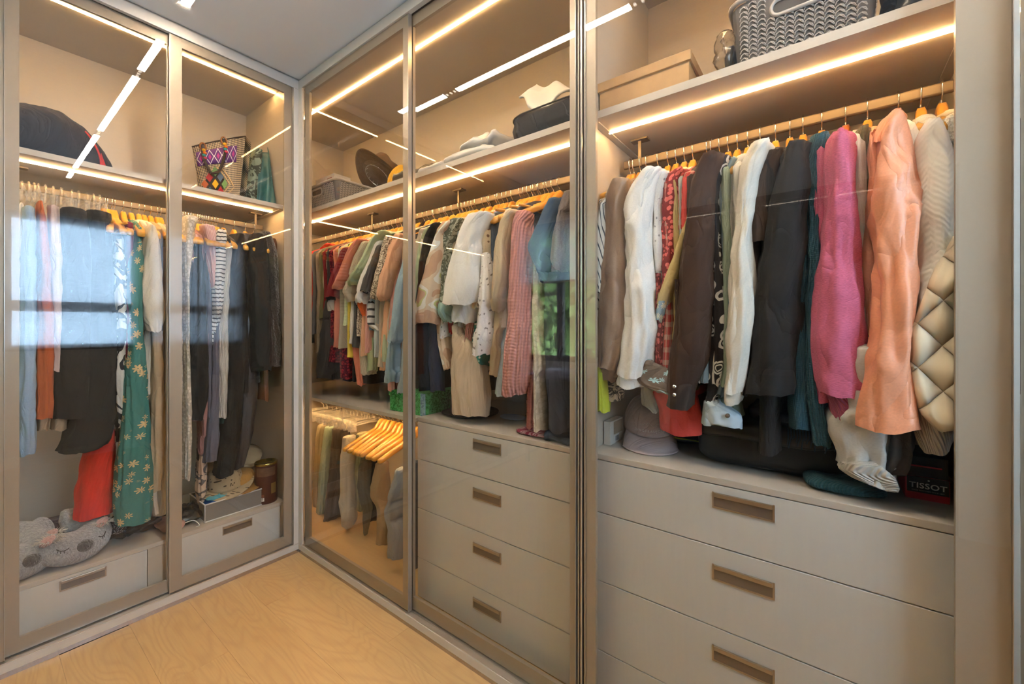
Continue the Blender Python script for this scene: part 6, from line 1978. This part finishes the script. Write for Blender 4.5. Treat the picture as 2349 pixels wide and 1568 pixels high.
put('folded_cloth', blob(0.045, 0.075, 0.016, 0.5, 0.8, 0.010, 23, 20), fab('denim', (0.025, 0.04, 0.075)), jf, (1.20, 0.685, ZC))

# ================================================================== things under the dresses
M['koala'] = fab('fur', (0.42, 0.415, 0.43))
M['koala_nose'] = fab('fur', (0.10, 0.095, 0.095))
M['ear_pink'] = fab('fur', (0.72, 0.42, 0.38))
M['ear_white'] = fab('fur', (0.82, 0.74, 0.64))


def koala(label, u, v, face_deg, R_=0.084, r_=0.046):
    c = onz(u, v, ZA)
    t = thing('neck_pillow', label, 'pillow', (c.x, c.y, ZA))
    fd = math.radians(face_deg)
    V_, F_ = [], []
    NU, NVv = 56, 22
    for i in range(NU + 1):
        a = fd + math.pi + 0.16 + (2 * math.pi - 0.32) * i / NU
        e = abs(i / NU - 0.5) * 2
        rr = r_ * (1 + 0.16 * math.cos(math.pi * e) * 0.8)
        if e > 0.93: rr *= math.sqrt(max(0.02, 1 - ((e - 0.93) / 0.07) ** 2))
        for k in range(NVv):
            th = 2 * math.pi * k / NVv
            q = 1 + 0.05 * mnoise.noise(Vector((a * 3, math.cos(th) * 1.5, math.sin(th) * 1.5)))
            rad = R_ + rr * math.cos(th) * q
            V_.append((c.x + rad * math.cos(a), c.y + rad * math.sin(a), ZA + r_ * 1.08 + rr * 1.05 * math.sin(th) * q))
    TL_ = 0.36      # back raised on the folded cloth behind
    lift_ = lambda x_, y_: TL_ * max(0.0, (R_ + r_) * 0.92 - ((x_ - c.x) * math.cos(fd) + (y_ - c.y) * math.sin(fd)))
    V_ = [(x_, y_, max(ZA + 0.001, z_) + lift_(x_, y_)) for x_, y_, z_ in V_]
    for i in range(NU):
        for k in range(NVv):
            l = (k + 1) % NVv
            F_.append((i * NVv + k, (i + 1) * NVv + k, (i + 1) * NVv + l, i * NVv + l))
    F_ += [tuple(range(NVv)), tuple(NU * NVv + k for k in range(NVv))[::-1]]
    mesh('pillow_body', V_, F_, M['koala'], t)

    def surf(az, el, lift=0.0):
        a = fd + az
        rr = r_ * (1.13) + lift
        rad = R_ + rr * math.cos(el)
        x_, y_ = c.x + rad * math.cos(a), c.y + rad * math.sin(a)
        return Vector((x_, y_, ZA + r_ * 1.08 + rr * 1.05 * math.sin(el) + lift_(x_, y_)))
    # nose
    n0 = surf(0, 0.42)
    nv, nf = [], []
    for j in range(9):
        for k in range(20):
            th = 2 * math.pi * k / 20
            rr = j / 8
            nv.append(surf(0.20 * rr * math.cos(th), 0.42 + 0.42 * rr * math.sin(th), 0.010 * (1 - rr ** 3) + 0.0015))
    for j in range(8):
        for k in range(20):
            l = (k + 1) % 20
            nf.append((j * 20 + k, j * 20 + l, (j + 1) * 20 + l, (j + 1) * 20 + k))
    mesh('nose', nv, nf, M['koala_nose'], t)
    for sgn in (-1, 1):
        lst = [tubepts([surf(sgn * 0.48 + 0.13 * q, 0.62 - 0.12 * (1 - (q) ** 2), 0.003) for q in np.linspace(-1, 1, 9)], 0.0016, 5)]
        for q in (-0.7, -0.3, 0.2):
            a_ = surf(sgn * 0.48 + 0.13 * q * -sgn, 0.62 - 0.12 * (1 - q * q), 0.003)
            lst.append(tubepts([a_, a_ + Vector((0.004 * q, -0.003, -0.009))], 0.0011, 4))
        mesh('eye_stitch', *join(lst), M['black_plastic'], t)
        e0 = surf(sgn * 0.80, 1.05, 0.006)
        ear = thing('ear', None, None, e0); ear.parent = t; ear.location = e0 - wloc(t)
        ear['label'] = 'pink ear with white fur fringe'
        put('ear_pad', blob(0.020, 0.024, 0.012, 1, 1, 0.003, 3, 40, 16, 10, False), M['ear_pink'], ear, e0 + Vector((0, 0, -0.006)), (0.6, 0, fd))
        lst = []
        for k in range(70):
            th = random.uniform(0, 2 * math.pi)
            b0 = e0 + Vector((0.020 * math.cos(th), 0.022 * math.sin(th), 0.004))
            d_ = Vector((math.cos(th), math.sin(th), random.uniform(-.2, .9))).normalized()
            lst.append(tubepts([b0, b0 + d_ * 0.012, b0 + d_ * 0.024 + Vector((0, 0, -.003))], [0.0016, 0.0011, 0.0004], 4))
        tag(mesh('ear_fringe', *join(lst), M['ear_white'], ear), kind='stuff')
    return t


koala('grey koala neck pillow with closed eyes nearest the teal dress', 152, 1278, -72)
koala('grey koala neck pillow half hidden by the left door stile', 22, 1316, -68)
nf_ = thing('folded_cloth', 'navy blue garment folded behind the koala pillows', 'cloth', (0.15, 2.66, ZA))
put('folded_cloth', blob(0.24, 0.10, 0.042, 0.35, 0.7, 0.012, 29, 9), fab('satin', (0.018, 0.022, 0.055), rough=0.5), nf_, (0.16, 2.69, ZA))
mr = thing('folded_cloth', 'maroon cloth between the two koala pillows', 'cloth', (0.14, 2.56, ZA))
put('folded_cloth', blob(0.06, 0.045, 0.02, 0.6, 0.8, 0.006, 31, 18), fab('plain', (0.16, 0.035, 0.03)), mr, (0.20, 2.605, ZA))
M['black_film'] = plain('black film bag', (0.012, 0.012, 0.013), 0.16, bump=0.5, scale=30)
pb_ = thing('plastic_bag', 'black plastic bag crumpled under the teal dress', 'bag', (0.45, 2.52, ZA))
put('bag_skin', blob(0.13, 0.11, 0.035, 0.7, 0.9, 0.018, 37, 15), M['black_film'], pb_, (0.46, 2.54, ZA))
fl = thing('folded_scarf', 'black and white speckled cloth on the black plastic bag', 'cloth', (0.36, 2.56, ZA + .05))
put('folded_cloth', blob(0.045, 0.04, 0.016, 0.7, 0.9, 0.006, 41, 20), fab('dots', (0.02, 0.02, 0.03), (0.6, 0.6, 0.62), 0.3), fl, (0.385, 2.47, ZA + 0.036))
sp_ = thing('slipper', 'dusty pink slipper beside the middle door stile', 'slipper', (0.56, 2.42, ZA))
put('slipper_body', blob(0.05, 0.095, 0.022, 0.8, 0.8, 0.004, 43, 14), fab('plain', (0.48, 0.27, 0.23)), sp_, (0.565, 2.43, ZA))
pb2 = thing('plastic_bag', 'black plastic bag with white ties under the white lace dress', 'bag', (0.66, 2.45, ZA))
put('bag_skin', blob(0.075, 0.085, 0.03, 0.7, 0.9, 0.014, 47, 16), M['black_film'], pb2, (0.645, 2.46, ZA))
v, f = tubepts(catmull([(0.60, 2.37, ZA + .02), (0.635, 2.345, ZA + 0.03), (0.655, 2.335, ZA + .004), (0.64, 2.33, ZA + .003)], 5), 0.002, 5)
mesh('tie_string', v, f, M['print_white'], pb2)

# storage box with cloths, straw hats, brown tin
M['mesh_grey'] = plain('grey storage fabric', (0.20, 0.195, 0.185), 0.5, var=0.1, scale=300)
sx0, sx1 = ony(470, 1178, 2.345).x, 0.925
sb_ = thing('storage_box', 'grey fabric storage box with white piping', 'box', ((sx0 + sx1) / 2, 2.44, ZA))
h_ = 0.085
for nm, q in (('box_panel', (sx0, sx1, 2.345, 2.349)), ('box_panel', (sx0, sx1, 2.561, 2.565)), ('box_panel', (sx0, sx0 + .004, 2.3495, 2.5605)), ('box_panel', (sx1 - .004, sx1, 2.3495, 2.5605))):
    box(nm, *q, ZA + 0.001, ZA + h_, M['mesh_grey'], sb_)
for z_ in (ZA + 0.003, ZA + h_):
    v, f = tubepts([(sx0, 2.345, z_), (sx1, 2.345, z_), (sx1, 2.565, z_), (sx0, 2.565, z_)], 0.0035, 6, True)
    mesh('piping', v, f, M['print_white'], sb_)
v, f = tubepts([(sx0, 2.345, ZA), (sx0, 2.345, ZA + h_)], 0.003, 6)
mesh('piping', v, f, plain('grey piping', (0.4, 0.4, 0.42), 0.5), sb_)
bl_ = thing('folded_cloth', 'bright blue cloths filling the grey storage box', 'cloth', ((sx0 + sx1) / 2, 2.44, ZA + .01))
put('folded_cloth', blob((sx1 - sx0) / 2 - 0.008, 0.098, 0.046, 0.3, 0.4, 0.006, 53, 14), fab('plain', (0.012, 0.10, 0.36)), bl_, ((sx0 + sx1) / 2, 2.455, ZA + 0.006))
aq = thing('folded_cloth', 'aqua cloth at the corner of the storage box', 'cloth', (sx0 + .05, 2.38, ZA + .09))
put('folded_cloth', blob(0.045, 0.022, 0.008, 0.6, 0.8, 0.004, 59, 30), fab('crinkle', (0.10, 0.40, 0.48)), aq, (sx0 + 0.062, 2.385, ZA + 0.088))
hat('straw_hat', 'crochet straw hat with holes on the storage box', 'hat', 0.072, 0.085, 0.125, fab('eyelet', (0.46, 0.36, 0.22), (0.08, 0.055, 0.03), 1.1), Vector((0.80, 2.455, ZA + 0.118)), (math.radians(10), math.radians(-6), 0), 0.012)
hat('straw_hat', 'golden straw hat under the crochet hat', 'hat', 0.078, 0.06, 0.135, fab('linen', (0.50, 0.27, 0.07)), Vector((0.855, 2.475, ZA + 0.106)), (math.radians(6), 0, 0), 0.008)
cb = thing('sun_hat', 'cream brim of a hat leaning behind the crochet hat', 'hat', (0.88, 2.62, ZA + .2))
put('brim', lathe([(0.0, 0.0), (0.05, 0.002), (0.10, 0.0), (0.135, -0.008)], 40), fab('linen', (0.55, 0.44, 0.28)), cb, (0.89, 2.62, ZA + 0.20), (math.radians(18), math.radians(-16), 0)).modifiers.new('thick', 'SOLIDIFY').thickness = 0.003
put('crown', lathe([(0.062, -0.004), (0.060, -0.05), (0.048, -0.075), (0.0, -0.08)], 32), fab('linen', (0.55, 0.44, 0.28)), cb, (0.89, 2.62, ZA + 0.20), (math.radians(18), math.radians(-16), 0))
tn = thing('tin_can', 'dark brown round tin with gold lid', 'tin', (0.965, 2.40, ZA))
tl = onz(617, 1152, ZA)
tl = Vector((min(tl.x, 0.965), 2.385, ZA))
M['tin'] = plain('brown tin', (0.075, 0.018, 0.012), 0.3, var=0.1, scale=12)
M['gold'] = plain('gold lid', (0.55, 0.42, 0.13), 0.25, 1.0)
put('tin_body', lathe([(0.052, 0.0), (0.053, 0.004), (0.053, 0.196), (0.052, 0.199)], 36), M['tin'], tn, tl)
put('lid', lathe([(0.0, 0.203), (0.044, 0.203), (0.0475, 0.212), (0.052, 0.212), (0.054, 0.208), (0.054, 0.1992)], 36), M['gold'], tn, tl)


def tin_label(nm, a0, a1, z0, z1, mat, r=0.0536):
    V_ = [(tl.x + r * math.cos(a), tl.y + r * math.sin(a), ZA + z) for z in (z0, z1) for a in np.linspace(a0, a1, 8)]
    mesh(nm, V_, [(i, i + 1, 9 + i, 8 + i) for i in range(7)], mat, tn)


am = math.atan2(-tl.y, -tl.x)
tin_label('barcode_label', am - 0.75, am - 0.15, 0.018, 0.036, M['print_white'])
for k in range(9):
    tin_label('barcode_bar', am - 0.70 + 0.055 * k, am - 0.68 + 0.055 * k + 0.012 * (k % 2), 0.022, 0.036, M['dark'], 0.0539)
tin_label('brown_label', am - 0.75, am - 0.15, 0.038, 0.052, plain('label brown', (0.22, 0.07, 0.04), 0.4))
tin_label('gold_label', am + 0.45, am + 1.0, 0.05, 0.105, plain('label gold', (0.30, 0.20, 0.07), 0.35, 0.4))
tin_label('leaf_band', am - 0.9, am + 0.9, 0.145, 0.19, plain('label leaf', (0.18, 0.10, 0.06), 0.35, 0.3, var=0.5, scale=40), 0.0535)

# ================================================================== by the garden window (seen mirrored in the doors)
tt = thing('side_table', 'lilac covered side table below the garden window', 'table', (-1.0, 2.0, 0))
box('table_top', -1.19, -0.80, 1.62, 2.15, 0.745, 0.775, plain('lilac cover', (0.42, 0.40, 0.55), 0.6), tt, 0.004)
for xx in (-1.17, -0.85):
    for yy in (1.65, 2.09):
        box('leg', xx, xx + 0.03, yy, yy + 0.03, 0.0, 0.744, M['black_metal'], tt)
fc = thing('folded_cloth', 'pale lilac cloth folded on the side table', 'cloth', (-1.0, 1.9, 0.775))
put('folded_cloth', blob(0.13, 0.17, 0.02, 0.4, 0.7, 0.005, 61, 12), fab('plain', (0.60, 0.58, 0.72)), fc, (-1.0, 1.88, 0.776))
